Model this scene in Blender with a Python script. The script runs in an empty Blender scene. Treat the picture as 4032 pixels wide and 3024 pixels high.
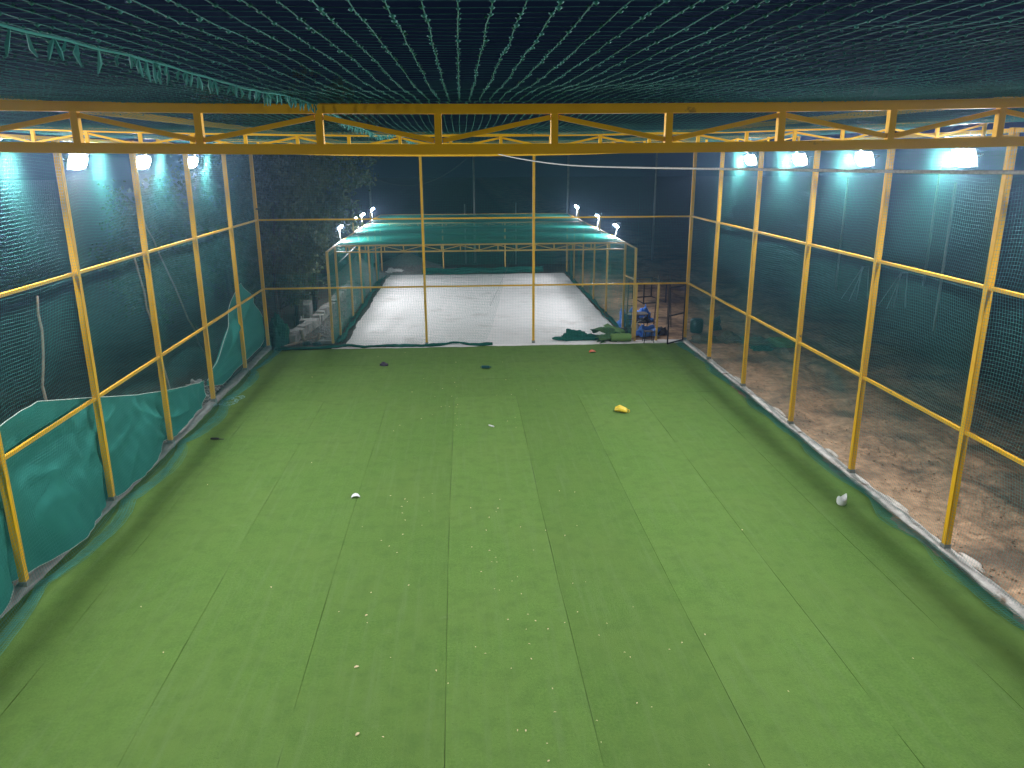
import bpy, math, random
import numpy as np
from mathutils import Matrix, Vector

random.seed(7); rng = np.random.default_rng(7)
R = math.radians
sc = bpy.context.scene
col = sc.collection

# ------------------------------------------------------------------ camera
cam_d = bpy.data.cameras.new('camera'); cam = bpy.data.objects.new('camera', cam_d); col.objects.link(cam)
cam_d.sensor_fit = 'HORIZONTAL'; cam_d.sensor_width = 36; cam_d.lens = 27.29
cam_d.clip_start = .05; cam_d.clip_end = 1000
cam.matrix_world = (Matrix.Translation((0, 0, 6)) @ Matrix.Rotation(R(-3.593), 4, 'Z')
                    @ Matrix.Rotation(R(90 - 16.09), 4, 'X') @ Matrix.Rotation(R(-.247), 4, 'Z'))
sc.camera = cam
# ------------------------------------------------------------------ night sky, no sun; the floodlights are the only lamps
w = bpy.data.worlds.new('World'); sc.world = w; w.use_nodes = True
w.node_tree.nodes['Background'].inputs[0].default_value = (.14, .36, 1, 1)
w.node_tree.nodes['Background'].inputs[1].default_value = 0.011
sc.view_settings.view_transform = 'Standard'; sc.view_settings.look = 'None'
sc.view_settings.exposure = 0; sc.view_settings.gamma = 1
LAMP = 1180.0        # radiance of the near floodlights
LAMP_FAR = 1800.0    # of the small lamps on the far cage
try:
    sc.cycles.use_denoising = True
    sc.cycles.denoiser = 'OPENIMAGEDENOISE'
    sc.cycles.use_light_tree = True
    sc.cycles.max_bounces = 5; sc.cycles.diffuse_bounces = 3
    sc.cycles.sample_clamp_indirect = 4
    sc.cycles.caustics_reflective = False; sc.cycles.caustics_refractive = False
except Exception: pass

# ------------------------------------------------------------------ helpers
OFF = {}
def link(o, parent=None):
    col.objects.link(o)
    if parent: o.parent = parent; OFF[o.name] = OFF[parent.name]
    else: OFF[o.name] = np.zeros(3)
def tag(o, label=None, cat=None, group=None, kind=None):
    if label: o['label'] = label
    if cat: o['category'] = cat
    if group: o['group'] = group
    if kind: o['kind'] = kind
    return o
def thing(name, loc, label, cat, group=None):
    o = bpy.data.objects.new(name, None); o.empty_display_size = .1
    link(o); o.location = loc; OFF[o.name] = np.array(loc, float)
    return tag(o, label, cat, group)
def obj(name, V, F, mat, parent=None, smooth=False, loc=None):
    """V in world space; a child takes its thing's origin, a top-level mesh the loc given"""
    V = np.asarray(V, float).reshape(-1, 3)
    me = bpy.data.meshes.new(name); o = bpy.data.objects.new(name, me)
    link(o, parent)
    if parent is None and loc is not None: o.location = loc; OFF[o.name] = np.array(loc, float)
    V = V - OFF[o.name]
    F = np.asarray(F) if not isinstance(F, list) else F
    if isinstance(F, np.ndarray):
        n, k = F.shape
        me.vertices.add(len(V)); me.vertices.foreach_set('co', V.astype(np.float32).ravel())
        me.loops.add(n * k); me.loops.foreach_set('vertex_index', F.astype(np.int32).ravel())
        me.polygons.add(n); me.polygons.foreach_set('loop_start', np.arange(0, n * k, k, dtype=np.int32))
        if smooth: me.polygons.foreach_set('use_smooth', np.ones(n, bool))
        me.update(calc_edges=True)
    else:
        me.from_pydata([tuple(v) for v in V], [], F)
        if smooth:
            for p in me.polygons: p.use_smooth = True
        me.update()
    me.materials.append(mat)
    return o
class MB:
    def __init__(s): s.v = []; s.f = []
    def add(s, V, F):
        n = len(s.v); s.v += [tuple(map(float, v)) for v in V]; s.f += [tuple(int(i) + n for i in f) for f in F]; return s
    def box(s, c, d):
        c = np.array(c); d = np.array(d) / 2
        V = [c + d * np.array(q) for q in ((-1,-1,-1),(1,-1,-1),(1,1,-1),(-1,1,-1),(-1,-1,1),(1,-1,1),(1,1,1),(-1,1,1))]
        return s.add(V, BOXF)
    def beam(s, p, q, w_, h, up=(0, 0, 1)):
        p = np.array(p, float); q = np.array(q, float); t = q - p; t /= np.linalg.norm(t)
        up = np.array(up, float); a = np.cross(t, up)
        if np.linalg.norm(a) < 1e-4: up = np.array((0, 1., 0)); a = np.cross(t, up)
        a /= np.linalg.norm(a); b = np.cross(a, t)
        V = []
        for e in (p, q):
            for i, j in ((-1, -1), (1, -1), (1, 1), (-1, 1)): V.append(e + a * w_ / 2 * i + b * h / 2 * j)
        return s.add(V, [(0,3,2,1),(4,5,6,7),(0,1,5,4),(1,2,6,5),(2,3,7,6),(3,0,4,7)])
    def tube(s, pts, r, k=8, cap=True):
        pts = np.array(pts, float); n = len(pts); r = np.broadcast_to(np.array(r, float), (n,))
        T = np.gradient(pts, axis=0); T /= np.linalg.norm(T, axis=1)[:, None] + 1e-9
        a = np.cross(T[0], (0, 0, 1.))
        if np.linalg.norm(a) < .05: a = np.cross(T[0], (0, 1., 0))
        V = []
        for i in range(n):
            a = a - T[i] * a.dot(T[i]); a /= np.linalg.norm(a); b = np.cross(T[i], a)
            for j in range(k):
                th = 2 * math.pi * j / k; V.append(pts[i] + r[i] * (a * math.cos(th) + b * math.sin(th)))
        F = [(i*k+j, i*k+(j+1) % k, (i+1)*k+(j+1) % k, (i+1)*k+j) for i in range(n-1) for j in range(k)]
        if cap: F += [tuple(range(k))[::-1], tuple(range((n-1)*k, n*k))]
        return s.add(V, F)
    def obj(s, name, mat, parent=None, smooth=False, loc=None): return obj(name, s.v, s.f, mat, parent, smooth, loc)
BOXF = [(0,3,2,1),(4,5,6,7),(0,1,5,4),(1,2,6,5),(2,3,7,6),(3,0,4,7)]
def sn(P, f, seed, n=7):
    """smooth pseudo-noise in about -1..1 from a sum of random sines"""
    g = np.random.default_rng(seed); P = np.asarray(P, float); out = np.zeros(P.shape[:-1])
    for _ in range(n):
        d = g.normal(size=P.shape[-1]); d *= f * g.uniform(.6, 1.7) / np.linalg.norm(d) * 2 * math.pi
        out += np.sin(P @ d + g.uniform(0, 6.28))
    return out / math.sqrt(n) * .8
def fbm(P, f, seed, o=3):
    return sum(sn(P, f * 2**i, seed + i) * .5**i for i in range(o))
def gridF(nu, nv):
    i, j = np.meshgrid(np.arange(nu - 1), np.arange(nv - 1), indexing='ij'); a = (i * nv + j).ravel()
    return np.stack([a, a + nv, a + nv + 1, a + 1], 1)
def tubes(paths, r, hint):
    """three-sided strings along N polylines of M points"""
    N, M_, _ = paths.shape; T = np.gradient(paths, axis=1); T /= np.linalg.norm(T, axis=2)[..., None] + 1e-9
    h = np.array(hint, float); a = h - T * (T @ h)[..., None]; a /= np.linalg.norm(a, axis=2)[..., None] + 1e-9
    b = np.cross(T, a)
    ring = np.stack([paths + r * (a * math.cos(t) + b * math.sin(t)) for t in (0, 2.0944, 4.18879)], 2)
    base = (np.arange(N)[:, None, None] * M_ + np.arange(M_ - 1)[None, :, None]) * 3
    k = np.arange(3)[None, None, :]; k2 = (k + 1) % 3
    F = np.stack(np.broadcast_arrays(base + k, base + k2, base + 3 + k2, base + 3 + k), -1).reshape(-1, 4)
    return ring.reshape(-1, 3), F
def netting(P, u0, u1, v0, v1, du, dv, su, sv, r, hint, r2=None):
    """square net over the surface P(u,v): strings every du/dv, sampled every su/sv"""
    us = np.arange(u0, u1 + 1e-6, du); vs = np.arange(v0, v1 + 1e-6, dv)
    uu = np.linspace(u0, u1, max(3, int((u1 - u0) / su))); vv = np.linspace(v0, v1, max(3, int((v1 - v0) / sv)))
    A, B = np.meshgrid(uu, vs, indexing='xy'); p1 = P(A, B)
    A2, B2 = np.meshgrid(us, vv, indexing='ij'); p2 = P(A2, B2)
    V1, F1 = tubes(p1, r, hint); V2, F2 = tubes(p2, r2 or r, hint)
    return [(V1, F1), (V2, F2)]
def merge(parts):
    Vs, Fs, n = [], [], 0
    for V, F in parts: Vs.append(V); Fs.append(F + n); n += len(V)
    return np.concatenate(Vs), np.concatenate(Fs)

# ------------------------------------------------------------------ materials
def mat(name, c1, c2=None, scale=4, rough=.7, bump=0, bscale=60, metal=0, c3=None, s3=.8, t3=(.55, .65), detail=6, rnd=0, trans=0, spec=.3, stretch=None):
    m = bpy.data.materials.new(name); m.use_nodes = True; nt = m.node_tree; N = nt.nodes; L = nt.links
    p = N['Principled BSDF']; p.inputs['Roughness'].default_value = rough; p.inputs['Metallic'].default_value = metal
    p.inputs['Specular IOR Level'].default_value = spec
    tc = N.new('ShaderNodeTexCoord'); vec = tc.outputs['Object']
    if stretch:
        mp = N.new('ShaderNodeMapping'); mp.inputs['Scale'].default_value = stretch; L.new(vec, mp.inputs[0]); vec = mp.outputs[0]
    def noise(s, d=detail, rg=.6):
        n = N.new('ShaderNodeTexNoise'); n.inputs['Scale'].default_value = s; n.inputs['Detail'].default_value = d
        n.inputs['Roughness'].default_value = rg; L.new(vec, n.inputs['Vector']); return n.outputs['Fac']
    def mix(fac, a, b):
        x = N.new('ShaderNodeMix'); x.data_type = 'RGBA'
        for k, v in ((0, fac), (6, a), (7, b)):
            if isinstance(v, (tuple, float, int)): x.inputs[k].default_value = (*v, 1) if isinstance(v, tuple) else v
            else: L.new(v, x.inputs[k])
        return x.outputs[2]
    def ramp(f, a, b):
        x = N.new('ShaderNodeMapRange'); x.inputs[1].default_value = a; x.inputs[2].default_value = b; L.new(f, x.inputs[0]); return x.outputs[0]
    c = c1
    if c2: c = mix(ramp(noise(scale), .3, .7), c1, c2)
    if c3: c = mix(ramp(noise(s3), *t3), c, c3)
    if rnd:
        oi = N.new('ShaderNodeObjectInfo'); hs = N.new('ShaderNodeHueSaturation')
        x = N.new('ShaderNodeMapRange'); x.inputs[3].default_value = 1 - rnd; x.inputs[4].default_value = 1 + rnd; L.new(oi.outputs['Random'], x.inputs[0])
        L.new(x.outputs[0], hs.inputs['Value'])
        if isinstance(c, tuple): hs.inputs['Color'].default_value = (*c, 1)
        else: L.new(c, hs.inputs['Color'])
        c = hs.outputs[0]
    if isinstance(c, tuple): p.inputs['Base Color'].default_value = (*c, 1)
    else: L.new(c, p.inputs['Base Color'])
    if bump:
        b = N.new('ShaderNodeBump'); b.inputs['Strength'].default_value = 1; b.inputs['Distance'].default_value = bump
        L.new(noise(bscale, 4), b.inputs['Height']); L.new(b.outputs[0], p.inputs['Normal'])
    if trans:
        t = N.new('ShaderNodeBsdfTranslucent'); mx = N.new('ShaderNodeMixShader'); mx.inputs[0].default_value = trans
        if isinstance(c, tuple): t.inputs[0].default_value = (*c, 1)
        else: L.new(c, t.inputs[0])
        L.new(p.outputs[0], mx.inputs[1]); L.new(t.outputs[0], mx.inputs[2]); L.new(mx.outputs[0], N['Material Output'].inputs[0])
    return m
def emit(name, c, s):
    m = bpy.data.materials.new(name); m.use_nodes = True; nt = m.node_tree; p = nt.nodes['Principled BSDF']
    p.inputs['Base Color'].default_value = (.8, .8, .8, 1); p.inputs['Emission Color'].default_value = (*c, 1); p.inputs['Emission Strength'].default_value = s
    return m
YEL = mat('yellow_paint', (.92, .50, .006), (.86, .44, .005), 3, .5, .0006, 40, c3=(.17, .085, .03), s3=5, t3=(.66, .74), detail=10, spec=.3)
YEL2 = mat('weathered_yellow_paint', (.66, .42, .10), (.58, .36, .09), 3, .5, .0006, 40, c3=(.2, .12, .06), s3=2.1, t3=(.66, .76), spec=.4)
NET = mat('green_nylon_net', (.055, .28, .25), (.075, .34, .30), 8, .65, spec=.2)
NETF = mat('far_green_nylon_net', (.02, .24, .19), (.03, .28, .22), 8, .5, spec=.4)
def turf_mat():
    m = mat('green_turf', (.088, .174, .037), (.132, .228, .054), 30, .95, .010, 90, c3=(.122, .205, .050), s3=.5, t3=(.40, .66), detail=12, rnd=.055, spec=.05)
    nt = m.node_tree; N = nt.nodes; L = nt.links; p = N['Principled BSDF']; src = p.inputs['Base Color'].links[0].from_socket
    tc = N.new('ShaderNodeTexCoord')
    def layer(src, scale, st, a, b, c, amt, d=8):
        mp = N.new('ShaderNodeMapping'); mp.inputs['Scale'].default_value = st; L.new(tc.outputs['Object'], mp.inputs[0])
        n = N.new('ShaderNodeTexNoise'); n.inputs['Scale'].default_value = scale; n.inputs['Detail'].default_value = d; n.inputs['Roughness'].default_value = .65; L.new(mp.outputs[0], n.inputs['Vector'])
        r = N.new('ShaderNodeMapRange'); r.inputs[1].default_value = a; r.inputs[2].default_value = b; r.inputs[4].default_value = amt; L.new(n.outputs['Fac'], r.inputs[0])
        x = N.new('ShaderNodeMix'); x.data_type = 'RGBA'; L.new(r.outputs[0], x.inputs[0]); L.new(src, x.inputs[6]); x.inputs[7].default_value = (*c, 1); return x.outputs[2]
    src = layer(src, 3.5, (1, 1, 1), .45, .7, (.075, .135, .036), .5)
    src = layer(src, 1.0, (9, .45, 1), .5, .75, (.15, .23, .085), .45)
    src = layer(src, 2.1, (1, 1.6, 1), .63, .74, (.17, .24, .10), .4, 12)
    src = layer(src, 22, (1, 1, 1), .62, .72, (.06, .12, .03), .5, 3)
    L.new(src, p.inputs['Base Color']); return m
TURF = turf_mat()
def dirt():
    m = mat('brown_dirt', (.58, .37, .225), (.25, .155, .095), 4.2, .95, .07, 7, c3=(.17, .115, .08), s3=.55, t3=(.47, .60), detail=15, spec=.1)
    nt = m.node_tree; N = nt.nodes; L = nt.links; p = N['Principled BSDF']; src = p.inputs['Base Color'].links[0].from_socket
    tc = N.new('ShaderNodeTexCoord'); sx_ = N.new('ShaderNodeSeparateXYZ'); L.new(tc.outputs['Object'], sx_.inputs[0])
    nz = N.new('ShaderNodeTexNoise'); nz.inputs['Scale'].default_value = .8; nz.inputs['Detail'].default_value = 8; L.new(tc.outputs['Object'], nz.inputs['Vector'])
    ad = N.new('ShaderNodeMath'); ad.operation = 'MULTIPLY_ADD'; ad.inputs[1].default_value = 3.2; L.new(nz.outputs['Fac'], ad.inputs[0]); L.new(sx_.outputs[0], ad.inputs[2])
    a = N.new('ShaderNodeMapRange'); a.inputs[1].default_value = 11.8; a.inputs[2].default_value = 17; L.new(ad.outputs[0], a.inputs[0])  # darker soil outward on the right: lamp falloff painted into the colour
    b = N.new('ShaderNodeMapRange'); b.inputs[1].default_value = 7.0; b.inputs[2].default_value = 5.0; L.new(sx_.outputs[0], b.inputs[0])  # darker soil left of the cage: unlit ground painted into the colour
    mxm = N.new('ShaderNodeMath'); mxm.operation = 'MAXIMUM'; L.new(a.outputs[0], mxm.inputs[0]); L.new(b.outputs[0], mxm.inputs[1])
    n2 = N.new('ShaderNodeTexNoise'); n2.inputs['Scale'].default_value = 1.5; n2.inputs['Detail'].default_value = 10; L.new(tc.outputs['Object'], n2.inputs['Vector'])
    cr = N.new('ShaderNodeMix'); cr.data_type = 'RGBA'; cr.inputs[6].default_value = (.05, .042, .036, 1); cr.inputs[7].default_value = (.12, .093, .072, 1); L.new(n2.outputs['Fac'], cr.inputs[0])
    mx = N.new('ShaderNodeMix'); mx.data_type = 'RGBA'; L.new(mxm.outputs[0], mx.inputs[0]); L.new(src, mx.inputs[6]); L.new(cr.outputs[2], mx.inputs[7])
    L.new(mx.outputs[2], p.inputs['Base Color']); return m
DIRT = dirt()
COURT = mat('white_court_concrete', (.80, .765, .75), (.72, .68, .67), 3, .8, .002, 40, c3=(.58, .53, .51), s3=.7, t3=(.56, .72), spec=.2)
CONC = mat('rough_concrete', (.66, .61, .55), (.42, .38, .34), 7, .9, .02, 35, c3=(.22, .17, .13), s3=2, t3=(.56, .7))
STONE = mat('old_stone', (.36, .335, .31), (.22, .205, .19), 5, .9, .02, 24, c3=(.13, .115, .10), s3=2.5, t3=(.55, .68))
CONCD = mat('grey_concrete', (.30, .29, .27), (.20, .19, .18), 5, .9, .01, 30)
GRAV = mat('grey_gravel', (.26, .24, .23), (.14, .13, .125), 9, .95, .03, 25)
CLOTH = mat('green_shade_cloth', (.04, .265, .22), (.048, .29, .24), 40, .8, .0012, 300, trans=.3, spec=.1)
CLOTHD = mat('dark_green_cloth', (.006, .085, .065), (.01, .11, .085), 9, .8, .004, 40, spec=.15)
EDGE = mat('white_hem', (.55, .62, .56), (.3, .42, .36), 20, .8)
BLUE = mat('blue_tarp', (.06, .21, .72), (.09, .28, .80), 6, .5, .01, 25, spec=.4)
BLACK = mat('black_steel', (.02, .02, .025), (.035, .032, .03), 8, .5)
RUST = mat('rusty_steel', (.10, .075, .06), (.06, .05, .045), 8, .6)
DKCLOTH = mat('black_plastic', (.022, .022, .024), (.05, .05, .055), 5, .5, .01, 20)
SACK = mat('pale_sack', (.55, .52, .50), (.38, .36, .35), 6, .8, .01, 25)
OLIVE = mat('olive_tarp', (.12, .12, .08), (.075, .075, .055), 3, .7, .01, 12)
TEALP = mat('teal_plastic', (.006, .055, .06), (.01, .075, .078), 5, .4)
CARPET = mat('rolled_turf_face', (.15, .27, .085), (.19, .33, .11), 60, .95, .006, 90, spec=.1)
CARPETB = mat('rolled_turf_dark', (.055, .125, .045), (.085, .165, .06), 12, .95, .006, 60, spec=.1)
WOOD = mat('weathered_wood', (.34, .27, .20), (.20, .15, .11), 9, .85, .006, 30)
BARK = mat('bark', (.10, .08, .062), (.055, .045, .037), 9, .95, .03, 14)
LEAF = mat('leaf', (.04, .065, .02), (.12, .135, .055), 2.2, .6, trans=.2)
DRY = mat('dry_leaf', (.72, .60, .36), (.58, .46, .25), 30, .8)
STEEL = mat('galvanised_steel', (.42, .45, .45), (.32, .35, .35), 6, .5, metal=.3)
ROPE = mat('white_rope', (.50, .49, .47), (.30, .29, .28), 60, .8, .004, 200)
WIRE = mat('cable', (.16, .17, .17), None, rough=.6)
WHITE = mat('white_paper', (.80, .80, .78), (.70, .70, .69), 10, .7)
YPLA = mat('yellow_plastic', (.85, .62, .06), (.75, .5, .03), 12, .4)
ORANGE = mat('orange_plastic', (.80, .17, .06), (.65, .12, .04), 20, .5)
HOUSE = mat('lamp_housing', (.06, .06, .065), None, rough=.5)
BLUETH = mat('pale_blue_thread', (.28, .55, .62), None, rough=.6)
LENS = emit('floodlight_lens', (.93, .96, 1.0), LAMP); LENSF = emit('small_lamp_lens', (.93, .96, 1.0), LAMP_FAR)

# ------------------------------------------------------------------ layout (metres, camera foot at the origin, y away)
XL, XR = -6.50, 7.57
PYR = [25.68, 22.95, 19.92, 16.74, 13.80, 10.69, 7.6, 4.6, 1.6, -1.4]
PYL = [25.62, 22.72, 19.62, 16.53, 13.53, 10.55, 7.6, 4.6, 1.6, -1.4]
YE = 25.64; YB = -1.4
TR = [(4.60, 6.275), (10.62, 6.32), (16.62, 6.34), (22.82, 6.35)]     # truss planes: y, height of the top chord's centre at mid span
def ztop(x, b): return b + .0031 * np.asarray(x) ** 2

# ------------------------------------------------------------------ ground
def axis(segs):
    out = []
    for a, b, st in segs: out.append(np.arange(a, b, st))
    return np.concatenate(out + [np.array([segs[-1][1]])])
gx = axis([(-220, -40, 12), (-40, -14, 2), (-14, -6.4, .4), (-6.4, 7.5, 1.2), (7.5, 13, .11), (13, 22, .3), (22, 40, 1.5), (40, 220, 12)])
gy = axis([(-60, 4, 4), (4, 12, .16), (12, 30, .2), (30, 48, .6), (48, 80, 2.5), (80, 300, 15)])
GX, GY = np.meshgrid(gx, gy, indexing='ij'); P2 = np.stack([GX, GY], -1)
inside = (GX > -6.45) & (GX < 7.45) & (GY < 26)
court = (GX > -5.2) & (GX < 6.0) & (GY > 24) & (GY < 44)
tr_ = fbm(P2 * np.array([1, .22]), .9, 3) * .035 + fbm(P2, 2.2, 9, 2) * .014 + fbm(P2, .25, 5, 2) * .05
tr_ += -.05 * np.exp(-((GX - 10.2 - .15 * np.sin(GY * .3)) / .22) ** 2) - .05 * np.exp(-((GX - 11.9 - .15 * np.sin(GY * .3)) / .24) ** 2)
edge = np.clip((GX - 7.6) / 1.0, .25, 1)
GZ = np.where(GX > 7.4, .0 + tr_ * edge, -.02 + fbm(P2, .4, 5, 2) * .05)
GZ = np.where(inside | court, -.045, GZ)
far = np.clip((np.hypot(GX, GY - 25) - 40) / 120, 0, 1); GZ = GZ - far * .2
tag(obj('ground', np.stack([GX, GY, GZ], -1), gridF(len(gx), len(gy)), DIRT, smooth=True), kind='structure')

# turf laid in strips; each strip a piece of its own, a dark joint between
tb = obj('turf', [(-6.42, YB, -.014), (7.44, YB, -.014), (7.44, 25.42, -.014), (-6.42, 25.42, -.014)], [(0, 1, 2, 3)], mat('turf_backing', (.05, .085, .03)))
tag(tb, kind='structure')
def strip(x0, x1, y0, y1, seed, g=.0025):
    nx = max(4, int((x1 - x0) / .28)); ny = max(4, int((y1 - y0) / .28))
    U, W = np.meshgrid(np.linspace(x0 + g, x1 - g, nx), np.linspace(y0 + g, y1 - g, ny), indexing='ij')
    # cut edges wander a few millimetres
    U = U + np.where(np.arange(nx)[:, None] == 0, 1, 0) * sn(W[..., None] * np.array([1.]), .35, seed) * .004 + sn(W[..., None] * np.array([1.]), .06, 48) * .012
    z = fbm(np.stack([U, W], -1), .35, 31, 2) * .004 + sn(np.stack([U, W], -1), .8, seed) * .0015
    V = np.stack([U, W, z], -1).reshape(-1, 3); F = [tuple(f) for f in gridF(nx, ny)]
    V = [tuple(v) for v in V]
    top_n = len(F); rim = [i * ny for i in range(nx)] + [(nx - 1) * ny + j for j in range(1, ny)] + [i * ny + ny - 1 for i in range(nx - 2, -1, -1)] + [j for j in range(ny - 2, 0, -1)]
    n = len(V); m = len(rim); V += [V[i] for i in rim]; V += [(V[i][0], V[i][1], -.012) for i in rim]
    F += [(n + k, n + m + k, n + m + (k + 1) % m, n + (k + 1) % m) for k in range(m)]
    obj('turf_strip', V, F, TURF, tb, smooth=True)
sx = [-6.42, -5.32, -3.68, -2.03, -.31, 1.33, 2.97, 4.60, 6.22, 7.44]
for i in range(9): strip(sx[i], sx[i + 1], YB, 19.62, 50 + i)
sy = [19.62, 21.40, 23.14, 25.42]
for i in range(3): strip(-6.42, 7.44, sy[i], sy[i + 1], 70 + i)

# concrete kerbs under the posts
def kerb(name, pts, wdt, h, m, seed, label=None, ax=0):
    L_ = np.concatenate([[0], np.cumsum(np.linalg.norm(np.diff(np.array(pts), axis=0), axis=1))]); n = int(L_[-1] / .09)
    t = np.linspace(0, L_[-1], n); px = np.interp(t, L_, [p[0] for p in pts]); py = np.interp(t, L_, [p[1] for p in pts])
    prof = np.array([(-.5, -.1), (-.5, .55), (-.42, .92), (-.2, 1), (.1, 1), (.36, .9), (.5, .5), (.55, -.1)])
    d = np.stack([np.gradient(px), np.gradient(py)], 1); d /= np.linalg.norm(d, axis=1)[:, None]; nx_, ny_ = d[:, 1], -d[:, 0]
    nz = np.stack([np.repeat(px[:, None], 8, 1), np.repeat(py[:, None], 8, 1), np.broadcast_to(prof[:, 0][None] * wdt, (n, 8))], -1)
    a = fbm(nz, 1.1, seed, 4) * .13 + 1; b = fbm(nz, 2.2, seed + 9, 3) * .28 + 1
    o = prof[None, :, 0] * wdt * a
    V = np.stack([px[:, None] + nx_[:, None] * o, py[:, None] + ny_[:, None] * o, prof[None, :, 1] * h * b], -1)
    return tag(obj(name, V, gridF(n, 8), m, smooth=False), kind='structure')
kerb('kerb', [(7.56, YB), (7.56, 25.8)], .21, .05, mat('white_mortar', (.82, .77, .70), (.55, .50, .45), 8, .9, .02, 35, c3=(.30, .22, .16), s3=3, t3=(.58, .68)), 3)
kerb('kerb', [(-6.53, YB), (-6.53, 25.7)], .24, .05, CONCD, 4)
kerb('kerb', [(-4.4, 25.62), (7.5, 25.62)], .42, .03, COURT, 5)

MORT = mat('mortar_spill', (.70, .63, .56), (.42, .35, .29), 7, .9, .02, 30)
def spill(x, y, rx, ry, seed):
    th = np.linspace(0, 2 * math.pi, 28, endpoint=False); q = np.stack([np.cos(th), np.sin(th)], -1); rr = 1 + .3 * fbm(q, .5, seed, 3)
    V = [(x, y, .05)] + [(x + rx * a * c_, y + ry * a * s_, z) for k, (f, z) in enumerate(((.55, .045), (.85, .03), (1.0, .0))) for a, c_, s_ in zip(rr * f, np.cos(th), np.sin(th))]
    F = [(0, 1 + i, 1 + (i + 1) % 28) for i in range(28)] + [(1 + k*28 + i, 29 + k*28 + i, 29 + k*28 + (i+1) % 28, 1 + k*28 + (i+1) % 28) for k in range(2) for i in range(28)]
    obj('mortar_spill', V, F, MORT, bpy.data.objects['kerb'])
for k, (x, y, rx, ry) in enumerate(((7.74, 10.2, .09, .3), (7.72, 12.4, .06, .4), (7.72, 14.9, .05, .3), (7.74, 8.6, .1, .4), (7.72, 17.8, .06, .3), (7.72, 20.7, .06, .3))): spill(x, y, rx, ry, 900 + k)

# white court in the far cage
cxs = np.linspace(-4.1, 5.66, 60); cys = np.linspace(25.55, 42.9, 90); CU, CW = np.meshgrid(cxs, cys, indexing='ij')
e_ = np.minimum(np.minimum(CU + 4.1, 5.66 - CU), 42.9 - CW)
jit = sn(np.stack([CU, CW], -1), .22, 12) * .05 * (e_ < .02)
CZ = -.004 + fbm(np.stack([CU, CW], -1), .5, 21, 3) * .006 - .05 * (e_ < .01)
tag(obj('court_floor', np.stack([CU + jit, CW, CZ], -1), gridF(60, 90), COURT, smooth=True), kind='structure')

# ------------------------------------------------------------------ steel frame of the near cage
fr = thing('cage_frame', (XL, YE, 0), 'tall yellow steel cage frame with roof trusses around the green turf', 'steel frame')
def post(x, y, z1, parent, m=YEL, wd=.096, dp=.09, foot=True):
    o = MB().box((x, y, z1 / 2 + .02), (wd, dp, z1 - .04)).obj('post', m, parent)
    if foot: MB().box((x, y, .055), (wd + .018, dp + .018, .13)).obj('concrete_foot', CONCD, o)
    return o
for y in PYR: post(XR, y, 6.40 if y < 25 else 6.40, fr)
for y in PYL: post(XL, y, 6.40, fr)
for x in (-1.26, 2.34): post(x, YE, 6.30, fr, wd=.08, dp=.08)
RZ = (2.0, 4.2)
for xs_, py in ((XR, PYR), (XL, PYL)):
    for a, b in zip(py[1:], py[:-1]):
        for z in RZ:
            MB().beam((xs_, a + .045, z), (xs_, b - .045, z), .05, .05).obj('rail', YEL, fr)
    for a, b in zip(py[1:], py[:-1]):
        MB().beam((xs_, a + .045, 6.36), (xs_, b - .045, 6.36), .06, .06).obj('eave_beam', YEL, fr)
for a, b in ((XL, -1.26), (-1.26, 2.34), (2.34, XR)):
    for z in RZ: MB().beam((a + .045, YE, z), (b - .045, YE, z), .05, .05).obj('rail', YEL, fr)
    MB().beam((a + .045, YE, 6.34), (b - .045, YE, 6.34), .06, .06).obj('end_beam', YEL, fr)
for x in (5.82, 6.57): MB().box((x, YE, 1.0), (.06, .06, 1.94)).obj('door_jamb', YEL2, fr)
for (y, b0) in TR:
    xs_ = np.linspace(XL + .05, XR - .05, 40)
    ch = MB()
    for dz, hh in ((0, .052), (-.215, .056)):
        prof = []
        V = []
        for x in xs_:
            z = float(ztop(x, b0)) + dz
            for i, j in ((-1, -1), (1, -1), (1, 1), (-1, 1)): V.append((x, y + .026 * i, z + hh / 2 * j))
        F = [(4*k + i, 4*k + (i+1) % 4, 4*k + 4 + (i+1) % 4, 4*k + 4 + i) for k in range(39) for i in range(4)]
        F += [(0, 1, 2, 3), (159, 158, 157, 156)]
        ch.add(V, F)
    tro = ch.obj('truss', YEL, fr)
    vx = [-.12 + .655 * k for k in range(-9, 12)]
    for k, x in enumerate(vx):
        zt = float(ztop(x, b0)) - .026; zb = zt - .215 + .054
        MB().box((x, y, (zt + zb) / 2), (.04, .04, zt - zb)).obj('strut', YEL, tro)
    for k in range(len(vx) - 1):
        x0, x1 = vx[k], vx[k + 1]; top0 = ((k - 9) % 2 == 1)
        za = float(ztop(x0, b0)); zb = float(ztop(x1, b0))
        a = (x0 + .024, y, za - .045) if top0 else (x0 + .024, y, za - .168)
        b = (x1 - .024, y, zb - .168) if top0 else (x1 - .024, y, zb - .045)
        MB().beam(a, b, .026, .026).obj('brace', YEL, tro)
for x in (-2.75, 3.80):
    for (ya, ba), (yb, bb) in zip([(YB, 6.27)] + TR, TR + [(YE, 6.33)]):
        MB().beam((x, ya + .03, float(ztop(x, ba)) + .058), (x, yb - .03, float(ztop(x, bb)) + .058), .06, .05).obj('purlin', YEL, fr)

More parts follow.
